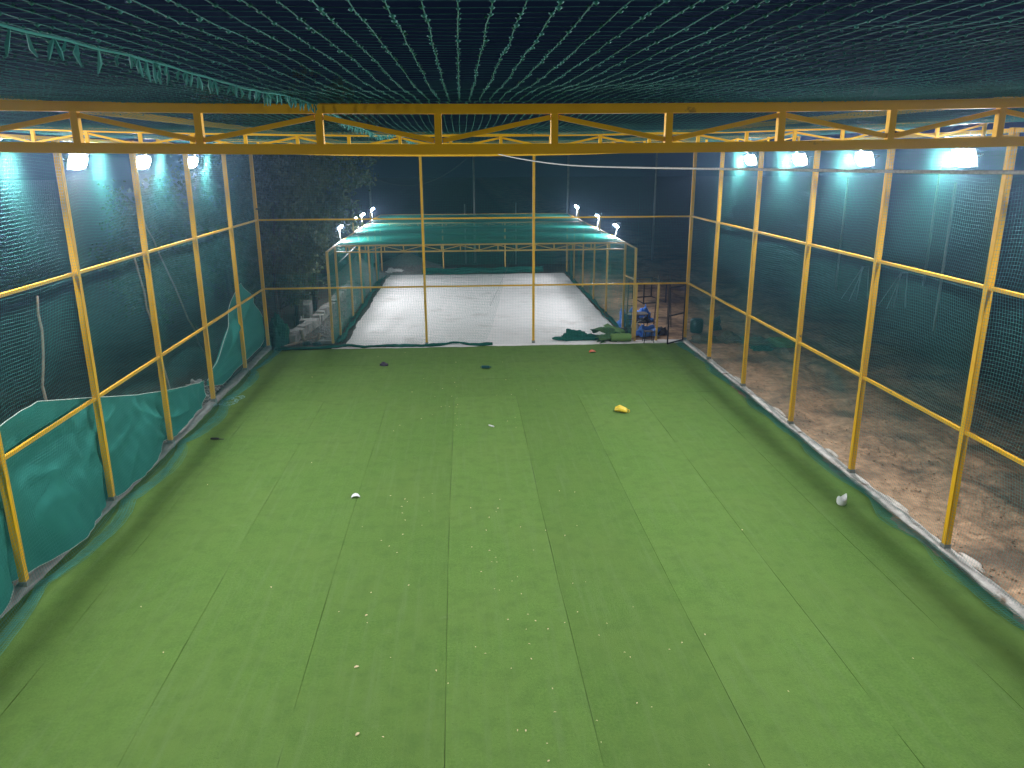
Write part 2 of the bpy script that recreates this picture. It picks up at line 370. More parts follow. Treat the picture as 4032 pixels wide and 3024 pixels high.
# ------------------------------------------------------------------ nets of the near cage
MS = .052
tys = [YB - 3] + [t[0] for t in TR] + [YE]; tbs = [6.27] + [t[1] for t in TR] + [6.33]
def roofP(x, y, extra=0.0):
    b = np.interp(y, tys, tbs); out = np.zeros_like(y)
    for a, c in zip(tys[:-1], tys[1:]):
        f = np.clip((y - a) / (c - a), 0, 1); out += np.where((y > a) & (y < c), np.sin(f * math.pi) ** .8, 0)
    P = np.stack([x, y], -1)
    wob = sn(P, .4, 77) * .01 + sn(P, 2.2, 78) * .002
    kx = sn(P, 2.4, 79) * .002
    near = np.exp(-np.min(np.abs(y[..., None] - np.array([t[0] for t in TR])), -1) ** 2 / .05)
    kx = kx + near * sn(P, 1.3, 80) * .02
    return np.stack([x + kx, y + sn(P, 2.1, 81) * .006, ztop(x, b) + .036 + np.clip(wob, -.01, .05) - (.085 * out)], -1)
parts = netting(lambda u, v: roofP(v, u), YB, YE, XL, XR, MS, MS, .13, .16, .0012, (0, 0, 1), .0006)
rn = obj('roof_net', *merge(parts), NET); tag(rn, 'dark green square mesh net stretched flat over the roof trusses', 'net')
# doubled cords and their knots in the nearest bays, where single knots can be seen
kn = []
kx_ = np.arange(XL, XR, MS); kx_ = kx_[(kx_ > -4.2) & (kx_ < 5.2)]; ky_ = np.arange(YB, 5.6, MS); ky_ = ky_[ky_ > .4]
KX, KY = np.meshgrid(kx_, ky_, indexing='ij'); C = roofP(KX, KY).reshape(-1, 3)
n = len(C); s = rng.uniform(.6, 1.25, (n, 1)); j = rng.normal(0, .0016, (n, 3))
oc = np.array([(1.2, 0, 0), (-1.2, 0, 0), (0, 1.5, 0), (0, -1.5, 0), (0, 0, .9), (0, 0, -.9)]) * .0042
KV = (C[:, None] + oc[None] * s[:, None] + j[:, None])
of = np.array([(0, 2, 4), (2, 1, 4), (1, 3, 4), (3, 0, 4), (2, 0, 5), (1, 2, 5), (3, 1, 5), (0, 3, 5)])
tag(obj('knots', KV.reshape(-1, 3), (np.arange(n)[:, None, None] * 6 + of[None]).reshape(-1, 3), NET, rn), kind='stuff')
yy = np.arange(YB, 15, .05); sp = roofP(np.full_like(yy, -.78) + .015 * np.sin(yy * .6), yy) - np.array([0, 0, .008])
sm = MB().tube(sp, .0028, 5)
for k in range(len(yy)):
    if random.random() < .8:
        p = sp[k]
        for q in range(random.choice((1, 2, 2))):
            d = np.array([random.uniform(-.012, .012), random.uniform(-.014, .014), -random.uniform(.02, .05)])
            sm.tube([p, p + d * .6 + rng.normal(0, .003, 3), p + d], [.002, .005, .002], 4)
sm.obj('tasselled_seam', NET, rn)

def bay(y, py):
    """0 at the posts, 1 in mid bay"""
    o = np.zeros_like(y); ps = sorted(py)
    for a, b in zip(ps[:-1], ps[1:]): o += np.where((y >= a) & (y < b), np.sin(np.clip((y - a) / (b - a), 0, 1) * math.pi), 0)
    return o
def tier(z):
    o = np.zeros_like(z); l = [0, 2.0, 4.2, 6.3]
    for a, b in zip(l[:-1], l[1:]): o += np.where((z >= a) & (z < b), np.sin(np.clip((z - a) / (b - a), 0, 1) * math.pi), 0)
    return np.clip(o, 0, 1)
FOOT = .9
def sideP(sgn, x0, py, seed):
    def P(y, v):
        z = np.clip(v, 0, None); s_ = np.clip(-v, 0, None)
        Q = np.stack([y, v], -1)
        b = bay(y, py); t = tier(z)
        out = -.065 + .15 * np.sqrt(np.clip(b, 0, 1)) * t ** .7 + fbm(Q, .22, seed, 2) * .03 * b
        if sgn < 0: out = out - .24 * np.clip(b, 0, 1) ** .6 * np.exp(-(z / 1.0) ** 2) * (y > 8)
        zz = z + (-.05 * (1 - b) ** 3 + .035 * sn(Q, .35, seed + 3)) * np.clip(t * 2, 0, 1) + .005 * sn(Q, 2.2, seed + 5)
        zz = np.maximum(zz, .02)
        # slack folded on the turf at the foot of the net
        ph = s_ / FOOT; zig = np.abs(((ph * 3 + 1) % 2) - 1) if False else (1 - np.abs(1 - (ph * 3) % 2))
        inn = (.05 + .23 * zig) * (s_ > 0) * (1 + .45 * sn(Q, .4, seed + 8))
        lift = (.018 + .03 * ph + .02 * np.abs(sn(Q, 1.5, seed + 9))) * (s_ > 0)
        x = x0 + sgn * (out - inn)
        return np.stack([x, y, np.where(s_ > 0, lift, zz)], -1)
    return P
pr = netting(sideP(1, XR, PYR, 101), YB, YE - .05, -FOOT, 6.36, MS, MS, .14, .10, .0017, (1, 0, 0))
tag(obj('side_net', *merge(pr), NET), 'green mesh net hung along the right wall of the near cage', 'net', 'side nets of the near cage')
pl = netting(sideP(-1, XL, PYL, 131), YB, YE - .05, -FOOT, 6.36, MS, MS, .14, .10, .0017, (1, 0, 0))
tag(obj('side_net', *merge(pl), NET), 'green mesh net hung along the left wall of the near cage', 'net', 'side nets of the near cage')
def endP(off, seed):
    def P(x, v):
        Q = np.stack([x, v], -1); z = v
        t = tier(z); b = bay(x, [XL, -1.26, 2.34, XR])
        return np.stack([x, YE - .07 + off + .07 * b * t + .015 * sn(Q, .3, seed), z + .02 * sn(Q, .4, seed + 1) + .03 * (b - 1) * np.clip(t * 2, 0, 1)], -1)
    return P
pe = netting(endP(0, 201), XL + .07, 5.80, .04, 6.30, MS, MS, .2, .2, .0018, (0, 1, 0))
pe += netting(endP(0, 201), 5.80, XR - .07, 2.02, 6.30, MS, MS, .2, .2, .0018, (0, 1, 0))
def lay2(x, v):       # a second layer drawn aside, its free edge curving up to the right
    f = (x - (XL + .1)) / (.55 - (XL + .1)); xe = .55 + .75 * np.clip(v / 2, 0, 1) ** .6 - .5 * np.clip(.25 - v, 0, 1)
    return endP(-.06, 221)(XL + .1 + f * (xe - XL - .1), v)
pe += netting(lay2, XL + .1, .55, .04, 2.5, MS * 1.02, MS * 1.03, .2, .12, .0018, (0, 1, 0))
en = obj('end_net', *merge(pe), NET); tag(en, 'green mesh net closing the far end of the near cage', 'net')
xs_ = np.linspace(-6.2, .95, 110); q1 = np.stack([xs_, xs_ * 0], -1)
hem = MB()
for k in range(5):
    yy = 25.47 + .05 * sn(q1, .35, 300 + k) + random.uniform(-.05, .05) - .14 * np.clip((-4.2 - xs_) / 2, 0, 1)
    zz = .05 + .035 * np.abs(sn(q1, .8, 310 + k)) + .08 * np.exp(-((xs_ + .3) / .35) ** 2) + .05 * np.exp(-((xs_ + 3.9) / .3) ** 2) - .01
    hem.tube(np.stack([xs_, yy, zz], -1), .022 + .014 * np.abs(sn(q1, 1.3, 320 + k)), 6)
hem.obj('gathered_hem', CLOTHD, en, smooth=True)

# ------------------------------------------------------------------ floodlights
def floodlight(x, y, z, inward, label, group, lens, tilt=24, wdt=.42, hgt=.31, yaw=-24, pole=None, m=HOUSE):
    t = thing('floodlight', (x, y, z), label, 'floodlight', group)
    n = np.array([inward * math.cos(R(tilt)) * math.cos(R(yaw)), math.sin(R(yaw)) * math.cos(R(tilt)), -math.sin(R(tilt))])
    a = np.cross(n, (0, 0, 1)); a /= np.linalg.norm(a); b = np.cross(a, n); c = np.array((x, y, z))
    def slab(d0, d1, w0, w1, h0, h1):
        V = [c + n * d + a * ww * i + b * hh * jj for d, ww, hh in ((d0, w0 / 2, h0 / 2), (d1, w1 / 2, h1 / 2)) for i, jj in ((-1, -1), (1, -1), (1, 1), (-1, 1))]
        return MB().add(V, [(0, 1, 2, 3), (7, 6, 5, 4), (0, 4, 5, 1), (1, 5, 6, 2), (2, 6, 7, 3), (3, 7, 4, 0)])
    slab(-.085, -.01, wdt * .7, wdt, hgt * .65, hgt).obj('housing', m, t)
    V = []
    for q in range(20):
        th = 2 * math.pi * q / 20; ex = .85
        V.append(c + n * .004 + a * wdt * .46 * math.copysign(abs(math.cos(th)) ** ex, math.cos(th)) + b * hgt * .45 * math.copysign(abs(math.sin(th)) ** ex, math.sin(th)))
    o = tuple(range(20)); obj('lens', V, [o] if np.cross(V[1] - V[0], V[2] - V[1]) @ n > 0 else [o[::-1]], lens, t)
    br = MB()
    for i in (-1, 1): br.beam(c + a * (wdt / 2 + .015) * i - n * .03, c + a * (wdt / 2 + .015) * i - n * .15 - b * 0, .012, .035, a)
    br.beam(c - a * (wdt / 2 + .015) - n * .15, c + a * (wdt / 2 + .015) - n * .15, .012, .035, n)
    br.obj('bracket', m, t)
    if pole is not None:
        MB().beam(pole, c - n * .15, .03, .03).obj('arm', STEEL, t)
    return t
G1 = 'floodlights along the near cage walls'
orl = ['nearest the front post', 'second from the front', 'third from the front', 'farthest from the camera']
for k, (y, z) in enumerate([(12.0, 6.0), (14.95, 6.0), (17.92, 5.98), (21.08, 5.97)]):
    lb = ['lit floodlight on the left wall just outside the picture edge', 'lit floodlight nearest the camera on the left wall of the near cage', 'middle one of three lit floodlights on the left wall of the near cage', 'lit floodlight farthest down the left wall of the near cage'][k]
    floodlight(XL - .34, y, z, 1, lb, G1, LENS, pole=(XL, y, 6.33))
for k, (y, z) in enumerate([(12.25, 6.0), (15.38, 5.99), (18.4, 5.98), (21.6, 5.97)]):
    lb = ['biggest lit floodlight, nearest the camera on the right wall of the near cage', 'second lit floodlight from the camera on the right cage wall', 'third lit floodlight from the camera on the right cage wall', 'lit floodlight farthest down the right wall of the near cage'][k]
    floodlight(XR + .34, y, z, -1, lb, G1, LENS, pole=(XR, y, 6.33))
for k, y in enumerate((9.1, 6.1, -.6)):  # rear pair is unseen, placed and tilted to light the front truss
    floodlight(XL - .34, y, 6.08, 1, 'lit floodlight on the left cage wall outside the picture, ' + ('nearest the frame', 'beside the camera', 'behind the camera')[k], G1, LENS, (24, 24, 46)[k], pole=(XL, y, 6.33))
    floodlight(XR + .34, y, 6.06, -1, 'lit floodlight on the right cage wall outside the picture, ' + ('nearest the frame', 'beside the camera', 'behind the camera')[k], G1, LENS, (24, 24, 46)[k], pole=(XR, y, 6.33))

# ------------------------------------------------------------------ far cage
FL, FR_, FT = -4.38, 5.75, 3.2
FY = [27.35, 30.75, 33.8, 36.97, 40.0, 42.75]
ff = thing('cage_frame', (FL, 27.35, 0), 'low yellow steel cage frame standing over the white court behind', 'steel frame')
for x, x2 in ((FL, FL - .07), (FR_, FR_ + .1)):
    post(x2, 26.08, 3.14, ff, YEL2, .075, .075, False)
    MB().beam((x2, 26.12, 3.12), (x, 27.31, FT - .02), .05, .05).obj('eave_beam', YEL2, ff)
    for y in FY: post(x, y, FT, ff, YEL2, .07, .07, False)
    for a, b in zip(FY[:-1], FY[1:]): MB().beam((x, a + .04, FT - .02), (x, b - .04, FT - .02), .05, .05).obj('eave_beam', YEL2, ff)
for x in (-1.04, 2.34): post(x, 42.8, FT, ff, YEL2, .07, .07, False)
MB().beam((FL + .04, 42.8, FT), (FR_ - .04, 42.8, FT), .05, .05).obj('end_beam', YEL2, ff)
MB().beam((FR_ + .02, 27.3, 2.05), (FR_ + .1, 26.12, 2.05), .05, .05).obj('rail', YEL2, ff)
for y in (27.35, 37.0):
    ch = MB(); ch.beam((FL + .04, y, 3.185), (FR_ - .04, y, 3.185), .05, .05); ch.beam((FL + .04, y, 2.965), (FR_ - .04, y, 2.965), .05, .05)
    tro = ch.obj('truss', YEL2, ff)
    vx = [-4.0 + .656 * k for k in range(15)]
    for k, x in enumerate(vx):
        MB().box((x, y, 3.075), (.04, .04, .17)).obj('strut', YEL2, tro)
        if k < 14:
            z0, z1 = (3.0, 3.15) if k % 2 else (3.15, 3.0)
            MB().beam((x + .02, y, z0), (vx[k + 1] - .02, y, z1), .025, .025).obj('brace', YEL2, tro)
G2 = 'nets of the far cage'
def flat(fn): return fn
fr_ = netting(lambda u, v: np.stack([v, u, FT + .012 - .05 * np.abs(np.sin((u - 27.35) / 3.1 * math.pi)) + .01 * sn(np.stack([u, v], -1), .4, 401)], -1), 27.35, 42.75, FL, FR_, .05, .05, .5, .5, .003, (0, 0, 1))
fr_ += netting(lambda u, v: np.stack([v, u, 3.13 + (u - 26.1) / 1.25 * .08], -1), 26.1, 27.33, FL, FR_, .05, .05, .4, .5, .0022, (0, 0, 1))[:1]
tag(obj('roof_net', *merge(fr_), NETF), 'teal green net roof of the low cage, lit by small lamps', 'net', G2)
for s_, x, nm in ((-1, FL, 'left'), (1, FR_, 'right')):
    q = netting(lambda u, v: np.stack([x + s_ * (.05 + .04 * sn(np.stack([u, v], -1), .3, 411)), u, v], -1), 26.1, 42.75, .03, 3.18, .05, .05, .5, .4, .0022, (1, 0, 0))
    tag(obj('side_net', *merge(q), NETF), f'teal green net along the {nm} side of the low far cage', 'net', G2)
q = netting(lambda u, v: np.stack([u, 42.85 + .05 * sn(np.stack([u, v], -1), .3, 421), v], -1), FL, FR_, .5, 3.18, .05, .05, .5, .4, .0022, (0, 1, 0))
bn = tag(obj('end_net', *merge(q), NETF), 'teal green net closing the back of the low far cage', 'net', G2)
xs_ = np.linspace(-2.2, 4.4, 90); q1 = np.stack([xs_, xs_ * 0], -1); hem = MB()
for k in range(5):
    hem.tube(np.stack([xs_, 42.6 + .12 * sn(q1, .3, 430 + k), .13 + .07 * k * .6 + .06 * sn(q1, .4, 440 + k)], -1), .07 + .03 * sn(q1, .8, 450 + k), 7)
hem.obj('gathered_hem', CLOTHD, bn, smooth=True)
# slack net gathered along the foot of both long sides
for x, nm in ((FL + .12, 'left'), (FR_ - .06, 'right')):
    ys_ = np.linspace(26.2, 42.6, 120); q1 = np.stack([ys_, ys_ * 0], -1); hem = MB()
    for k in range(3):
        hem.tube(np.stack([x + .06 * sn(q1, .3, 460 + k) + .05 * (k - 1), ys_, .05 + .03 * np.abs(sn(q1, .5, 470 + k))], -1), .028 + .012 * sn(q1, .9, 480 + k), 6)
    tag(hem.obj('gathered_net', CLOTHD, None, True), f'dark green slack net gathered along the foot of the far cage, {nm} side', 'net', 'gathered nets of the far cage')
G3 = 'small lamps on the far cage roof edge'
for k, (y, z, lb) in enumerate([(29.3, 3.66, 'lit lamp on a short post, nearest on the left roof edge of the far cage'), (33.4, 3.66, 'lit lamp on a short post, second along the left roof edge of the far cage'), (36.0, 3.66, 'lit lamp on a short post, third along the left roof edge of the far cage'), (40.1, 3.66, 'lit lamp on a short post, farthest along the left roof edge of the far cage')]):
    floodlight(FL - .06, y, z, 1, lb, G3, LENSF, 48, .26, .2, -20, (FL - .05, y - .2, FT), STEEL)
for k, (y, z, lb) in enumerate([(29.7, 3.58, 'lit lamp on a short post, nearest on the right roof edge of the far cage'), (33.8, 3.66, 'lit lamp on a short post, second along the right roof edge of the far cage'), (40.1, 3.7, 'lit lamp on a short post, farthest along the right roof edge of the far cage')]):
    floodlight(FR_ + .1, y, z, -1, lb, G3, LENSF, 48, .26, .2, -20, (FR_ + .06, y - .15, FT), STEEL)
for x, y, h in ((FL, 32.3, .4), (FL, 38.5, .45), (FR_, 32.7, .42), (FR_, 38.8, .45)):
    MB().beam((x, y, FT + .008), (x, y, FT + h), .05, .05).obj('stub_post', YEL2, ff)

# ------------------------------------------------------------------ cloths on the left wall
def sheet(name, top, bot, n, m_, xfun, mt, label, seed, hem=True):
    """cloth between a top edge line and a bottom edge line, each (y,z) points"""
    def rs(pts, n):
        pts = np.array(pts, float); L_ = np.concatenate([[0], np.cumsum(np.linalg.norm(np.diff(pts, axis=0), axis=1))]); t = np.linspace(0, L_[-1], n)
        return np.stack([np.interp(t, L_, pts[:, 0]), np.interp(t, L_, pts[:, 1])], 1)
    A, B = rs(top, n), rs(bot, n); s_ = np.linspace(0, 1, m_)
    YZ = A[:, None] * (1 - s_)[None, :, None] + B[:, None] * s_[None, :, None]
    X = xfun(YZ[..., 0], YZ[..., 1], s_[None, :], np.linspace(0, 1, n)[:, None])
    V = np.concatenate([X[..., None], YZ], -1)
    o = obj(name, V, gridF(n, m_), mt, smooth=True); tag(o, label, 'cloth')
    if hem:
        MB().tube(V[:, 0] + np.array([.004, 0, .004]), .008, 5).obj('hem', EDGE, o)
        MB().tube(V[:, -1] + np.array([.006, 0, 0]), .006, 5).obj('hem', EDGE, o)
    return o
def x1(Y, Z, s_, t):
    Q = np.stack([Y, Z], -1); b = bay(Y, PYL)
    bulge = .34 * np.clip(b, 0, 1) ** .6 * np.exp(-(np.clip(Z - .25, 0, 9) / 1.05) ** 2) * np.clip(1.25 - (Y - 11.5) / 9, .35, 1)
    cr_ = lambda a: 1 - 2 * np.abs(np.sin(a / 2)) ** .8
    w1 = cr_((Z * 5.0 - (Y - 13.5) * 2.4) * 2.0 + sn(Q, .35, 502) * 2) * .034 * np.exp(-((Y - 13.9) / .9) ** 2)
    w2 = cr_((Z * 4.6 + (Y - 17.2) * 1.5) * 2.4 + sn(Q, .35, 503) * 1.6) * .05 * np.exp(-((Y - 16.7) / 1.0) ** 2)
    w3 = cr_((Z * 3.0 + (Y - 19.6) * 3.4) * 2.6 + sn(Q, .3, 505)) * .03 * np.exp(-((Y - 19.0) / 1.1) ** 2)
    w4 = cr_((Z * 6.5 - (Y - 10.5) * 1.1) * 1.7 + sn(Q, .3, 506) * 2) * .02 * np.exp(-((Y - 11.4) / 1.2) ** 2) * np.clip(Z, 0, 1)
    return np.clip(-6.66 + bulge + w1 + w2 + w3 + w4 + .04 * fbm(Q, .4, 504, 3) + .006 * cr_(sn(Q, .35, 508) * 6), -6.85, -6.24)
sheet('shade_cloth', [(9.6, 2.1), (10.9, 2.36), (11.98, 2.42), (13.78, 1.93), (15.5, 1.46), (16.75, 1.17), (19.3, .66), (19.6, .60)],
      [(9.6, .1), (10.8, .1), (12.0, .06), (13.3, .03), (15.3, .08), (17.5, .1), (18.8, .12), (19.6, .42)], 150, 46, x1, CLOTH,
      'long green shade cloth hanging low behind the left posts, nearest the camera', 500)
def x2(Y, Z, s_, t):
    Q = np.stack([Y, Z], -1)
    # folds radiate from the tie near the post foot at y=19.7
    ang = np.arctan2(Z - .35, Y - 19.6); rr = np.hypot(Z - .35, Y - 19.6)
    fold = (np.sin(ang * 24 + sn(Q, .25, 512) * 1.3) * .05 + np.sin(ang * 43 + 1) * .02) * np.clip(rr / 2.2, .1, 1.1) * np.clip(1.2 - rr / 7, 0, 1)
    return np.clip(-6.70 + 2.2 * fold + .09 * np.sin(np.clip(Z / 2.4, 0, 1) * math.pi), -7.0, -6.39)
sheet('shade_cloth', [(19.72, .56), (20.1, .74), (21.2, 1.30), (22.75, 2.08), (23.6, 2.40), (24.0, 2.44), (24.5, 1.98), (25.3, 1.42), (25.62, 1.08)],
      [(19.72, .44), (20.2, .30), (20.9, .12), (22.0, .06), (23.3, .05), (24.4, .06), (25.0, .08), (25.4, .12), (25.66, .3)], 110, 44, x2, CLOTH,
      'green shade cloth gathered into a peak in the far left corner', 510)
# ------------------------------------------------------------------ crumpled heaps
def heap(name, c, size, mt, seed, label, cat, rough=.22, f=1.6, rot=0, group=None, flat_=.0, res=30):
    u = np.linspace(0, 2 * math.pi, res * 2); v = np.linspace(0, math.pi / 2, res)
    U, W = np.meshgrid(u, v, indexing='ij'); D = np.stack([np.cos(U) * np.cos(W), np.sin(U) * np.cos(W), np.sin(W)], -1)
    D[-1] = D[0]
    rr = 1 + rough * (fbm(D, f * .35, seed, 3)) - rough * .8 * np.abs(sn(D, f * .8, seed + 5)) + rough * .5 * np.abs(sn(D, f * 1.6, seed + 6))
    V = D * rr[..., None]; V[..., 2] = np.maximum(V[..., 2], 0) ** (1 - flat_)
    V = V * np.array(size); ca, sa = math.cos(R(rot)), math.sin(R(rot))
    V = np.stack([V[..., 0] * ca - V[..., 1] * sa + c[0], V[..., 0] * sa + V[..., 1] * ca + c[1], V[..., 2] + c[2]], -1)
    o = obj(name, V, gridF(res * 2, res)[:, ::-1], mt, smooth=True, loc=(c[0], c[1], c[2])); return tag(o, label, cat, group)
heap('cloth_bundle', (3.9, 26.15, .0), (.72, .2, .24), CLOTHD, 601, 'dark teal bundled net lying on the white court, left of the turf rolls', 'net', .25, 2.2, 3)
heap('tarp', (6.95, 29.1, 0), (.30, .28, .42), BLUE, 602, 'crumpled bright blue tarp heap standing farthest back on the dirt', 'tarp', .3, 2.2)
heap('tarp', (5.98, 27.75, 0), (.36, .40, .62), BLUE, 603, 'tall crumpled blue tarp pile against the far cage corner post', 'tarp', .35, 2.0)
heap('tarp', (6.44, 26.62, 0), (.34, .25, .36), BLUE, 604, 'crumpled blue tarp right behind the small black stool', 'tarp', .3, 2.0)
heap('sack', (6.12, 26.85, 0), (.19, .19, .42), SACK, 605, 'pale grey sack standing between the blue tarps', 'sack', .18, 1.5)
heap('plastic_sheet', (6.38, 27.0, .40), (.28, .18, .16), DKCLOTH, 606, 'black plastic sheet thrown over the pale sack and blue tarp', 'plastic sheet', .3, 2.0)
heap('bag', (7.0, 26.8, 0), (.28, .2, .26), DKCLOTH, 607, 'dark grey bag lying inside the gate', 'bag', .2, 1.6)
heap('tarp', (8.3, 25.55, 0), (.62, .42, .2), OLIVE, 608, 'brown tarp lump on the dirt right behind the cage corner', 'tarp', .2, 1.6, 10, 'tarps on the dirt')
heap('tarp', (9.0, 25.35, 0), (.5, .38, .26), OLIVE, 609, 'grey brown tarp lump second from the cage corner', 'tarp', .22, 1.8, -12, 'tarps on the dirt')
heap('tarp', (9.75, 24.9, 0), (.6, .42, .2), mat('green_grey_tarp', (.10, .13, .09), (.06, .08, .06), 4, .8), 610, 'dull green tarp lump lying third from the cage corner', 'tarp', .25, 1.8, -30, 'tarps on the dirt')
heap('tarp', (9.75, 24.2, 0), (.35, .22, .14), CLOTHD, 611, 'small dark cloth in front of the green tarps on the dirt', 'tarp', .3, 2, 0, 'tarps on the dirt')
heap('tarp', (10.55, 24.75, 0), (.66, .36, .24), CARPETB, 612, 'long green turf offcut heap, rightmost of the tarps on the dirt', 'tarp', .15, 1.3, -28, 'tarps on the dirt')
heap('tarp', (-6.35, 26.2, 0), (.34, .34, .85), CLOTHD, 613, 'dark green cloth slumped behind the far left corner post', 'tarp', .25, 2.0)
heap('plastic_bag', (-7.45, 21.2, 0), (.2, .2, .16), SACK, 614, 'torn pale plastic bag behind the left net', 'bag', .35, 2.5)
def mound(name, c, r, h, seed, label):
    n = 46; u = np.linspace(-1.25, 1.25, n); U, W = np.meshgrid(u, u, indexing='ij'); Q = np.stack([U, W], -1)
    d = np.hypot(U, W) * (1 + .14 * sn(Q, .7, seed)); z = np.clip(1 - d, -.05, 1); z = np.where(z > 0, z ** .9 * (1 - .25 * (1 - z)), z) + .03 * fbm(Q, 2.2, seed + 2, 3) * (z > 0)
    tag(obj(name, np.stack([c[0] + U * r[0], c[1] + W * r[1], z * h], -1), gridF(n, n), GRAV, smooth=True, loc=(c[0], c[1], 0)), label, 'gravel heap', 'gravel heaps')
mound('gravel_heap', (-3.2, 45.2), (2.3, 2.2), 1.0, 701, 'broad grey gravel heap behind the white court')
mound('gravel_heap', (-5.6, 42.2), (1.5, 2.0), 1.15, 702, 'grey gravel heap left of the far cage')
heap('sack', (-3.75, 43.5, .02), (.55, .3, .2), WHITE, 703, 'crumpled white sack lying on the gravel heap', 'sack', .3, 2)
MB().tube([(-2.9, 46.8, 0), (-2.9, 46.8, .4), (-2.9, 46.8, .9), (-2.9, 46.8, .95)], [.3, .3, .29, .26], 14).obj('drum', mat('dull_blue_plastic', (.05, .10, .22), None, rough=.5))
tag(bpy.data.objects['drum'], 'dull blue drum standing behind the broad gravel heap', 'drum')

# ------------------------------------------------------------------ rolled and folded turf by the gate
def turf_roll(c, length, r, rot, label, mt):
    th = np.linspace(0, 2 * math.pi * 3.2, 90); rad = r * (1 - .78 * th / th[-1]); t_ = .017
    prof = [(math.cos(a) * q, math.sin(a) * q * .82) for a, q in zip(th, rad)] + [(math.cos(a) * (q - t_), math.sin(a) * (q - t_) * .82) for a, q in zip(th[::-1], rad[::-1])]
    prof = np.array(prof); n = len(prof); ca, sa = math.cos(R(rot)), math.sin(R(rot)); V = []
    for s_, sh in ((-length / 2, 0), (-length / 6, .008), (length / 6, -.006), (length / 2, .01)):
        for px, pz in prof:
            X, Y = s_ + .012 * math.sin(px * 40), px + sh
            V.append((c[0] + X * ca - Y * sa, c[1] + X * sa + Y * ca, c[2] + r * .82 + pz))
    F = [(k*n + i, k*n + (i+1) % n, (k+1)*n + (i+1) % n, (k+1)*n + i) for k in range(3) for i in range(n)]
    h = n // 2
    for k in (0, 3):
        for i in range(h - 1): F.append((k*n + i, k*n + i + 1, k*n + n - 2 - i, k*n + n - 1 - i))
    o = obj('turf_roll', V, F, mt, loc=c); return tag(o, label, 'turf roll', 'turf rolls by the gate')
turf_roll((5.33, 25.56, .02), .66, .185, -2, 'light green turf roll with its spiral end showing, in front of the gate', CARPET)
turf_roll((5.55, 26.75, .0), .75, .17, 8, 'dark rolled turf lying against the far cage corner post', DKCLOTH)
def folded(c, size, rot, seed, label, mt, tilt=0):
    """a thick sheet folded over on itself"""
    s_ = np.linspace(0, 1, 60); W_ = np.linspace(-.5, .5, 22)
    S_, B = np.meshgrid(s_, W_, indexing='ij')
    x = np.where(S_ < .45, S_ / .45 - .5, np.where(S_ < .55, .5 + .09 * np.sin((S_ - .45) / .1 * math.pi), .5 - (S_ - .55) / .45 * .9))
    z = np.where(S_ < .45, .1, np.where(S_ < .55, .1 + .8 * (S_ - .45) / .1, .9))
    Q = np.stack([x, B], -1); z = z + .4 * sn(Q, .55, seed) * (z > .3) + .12 * sn(Q, 1.4, seed + 3)
    z = np.maximum(z, .04); lx, ly, lz = x * size[0], B * size[1] + .06 * sn(Q, .6, seed + 1), z * size[2] + x * tilt
    ca, sa = math.cos(R(rot)), math.sin(R(rot))
    V = np.stack([c[0] + lx * ca - ly * sa, c[1] + lx * sa + ly * ca, c[2] + lz], -1)
    o = obj('folded_turf', V, gridF(60, 22), mt, smooth=True, loc=c); md = o.modifiers.new('thickness', 'SOLIDIFY'); md.thickness = .018
    return tag(o, label, 'folded turf', 'folded turf by the gate')
folded((4.78, 25.72, .02), (.62, .5, .15), 25, 801, 'dark green folded turf piece touching the light green roll', CARPETB, .02)
folded((4.78, 26.35, .02), (.85, .6, .26), -20, 802, 'broad folded turf piece behind the other one by the gate', CARPETB, .03)
folded((5.2, 26.5, .22), (.72, .34, .11), -38, 803, 'top folded turf piece with pale green face leaning down', CARPET, -.16)

# ------------------------------------------------------------------ gate, stool, stands
gt = thing('gate', (7.48, 25.6, 0), 'black steel gate frame standing open at the right corner', 'gate')
h0, h1 = np.array((7.47, 25.56, 0)), np.array((6.80, 25.02, 0))
for nm, p, q in (('hinge_stile', h0 + (0, 0, .04), h0 + (0, 0, 1.96)), ('latch_stile', h1 + (0, 0, .04), h1 + (0, 0, 1.96)), ('bottom_bar', h0 + (0, 0, .065), h1 + (0, 0, .065)), ('top_bar', h0 + (0, 0, 1.94), h1 + (0, 0, 1.94)), ('middle_bar', h0 + (0, 0, 1.0), h1 + (0, 0, 1.0))):
    d = (h1 - h0) / np.linalg.norm(h1 - h0) * (.02 if 'bar' in nm else 0)
    MB().beam(p + d, q - d, .04, .04).obj(nm, BLACK, gt)
st = thing('stool', (6.24, 25.42, 0), 'small black steel stool on the white kerb by the gate', 'stool')
MB().box((6.24, 25.42, .41), (.30, .26, .025)).obj('seat', BLACK, st)
for i in (-1, 1):
    for jj in (-1, 1): MB().beam((6.24 + .17 * i, 25.42 + .13 * jj, .03), (6.24 + .12 * i, 25.42 + .1 * jj, .4), .022, .022).obj('leg', BLACK, st)
for jj in (-1, 1): MB().beam((6.08, 25.42 + .125 * jj, .13), (6.40, 25.42 + .125 * jj, .13), .016, .016).obj('stretcher', BLACK, st)
tb_ = thing('table_frame', (6.25, 27.4, 0), 'dark steel table frame half hidden behind the black plastic and tarps', 'table')
for i in (-1, 1):
    for jj in (-1, 1): MB().beam((6.25 + .35 * i, 27.4 + .25 * jj, 0), (6.25 + .35 * i, 27.4 + .25 * jj, .62), .03, .03).obj('leg', RUST, tb_)
MB().box((6.25, 27.4, .64), (.78, .56, .03)).obj('top', RUST, tb_)
tl = thing('trestle', (7.45, 28.1, 0), 'tall rusty steel trestle with rungs standing on the dirt behind the gate', 'trestle')
tops = [(7.24, 28.2, 1.9), (7.62, 28.15, 1.9)]
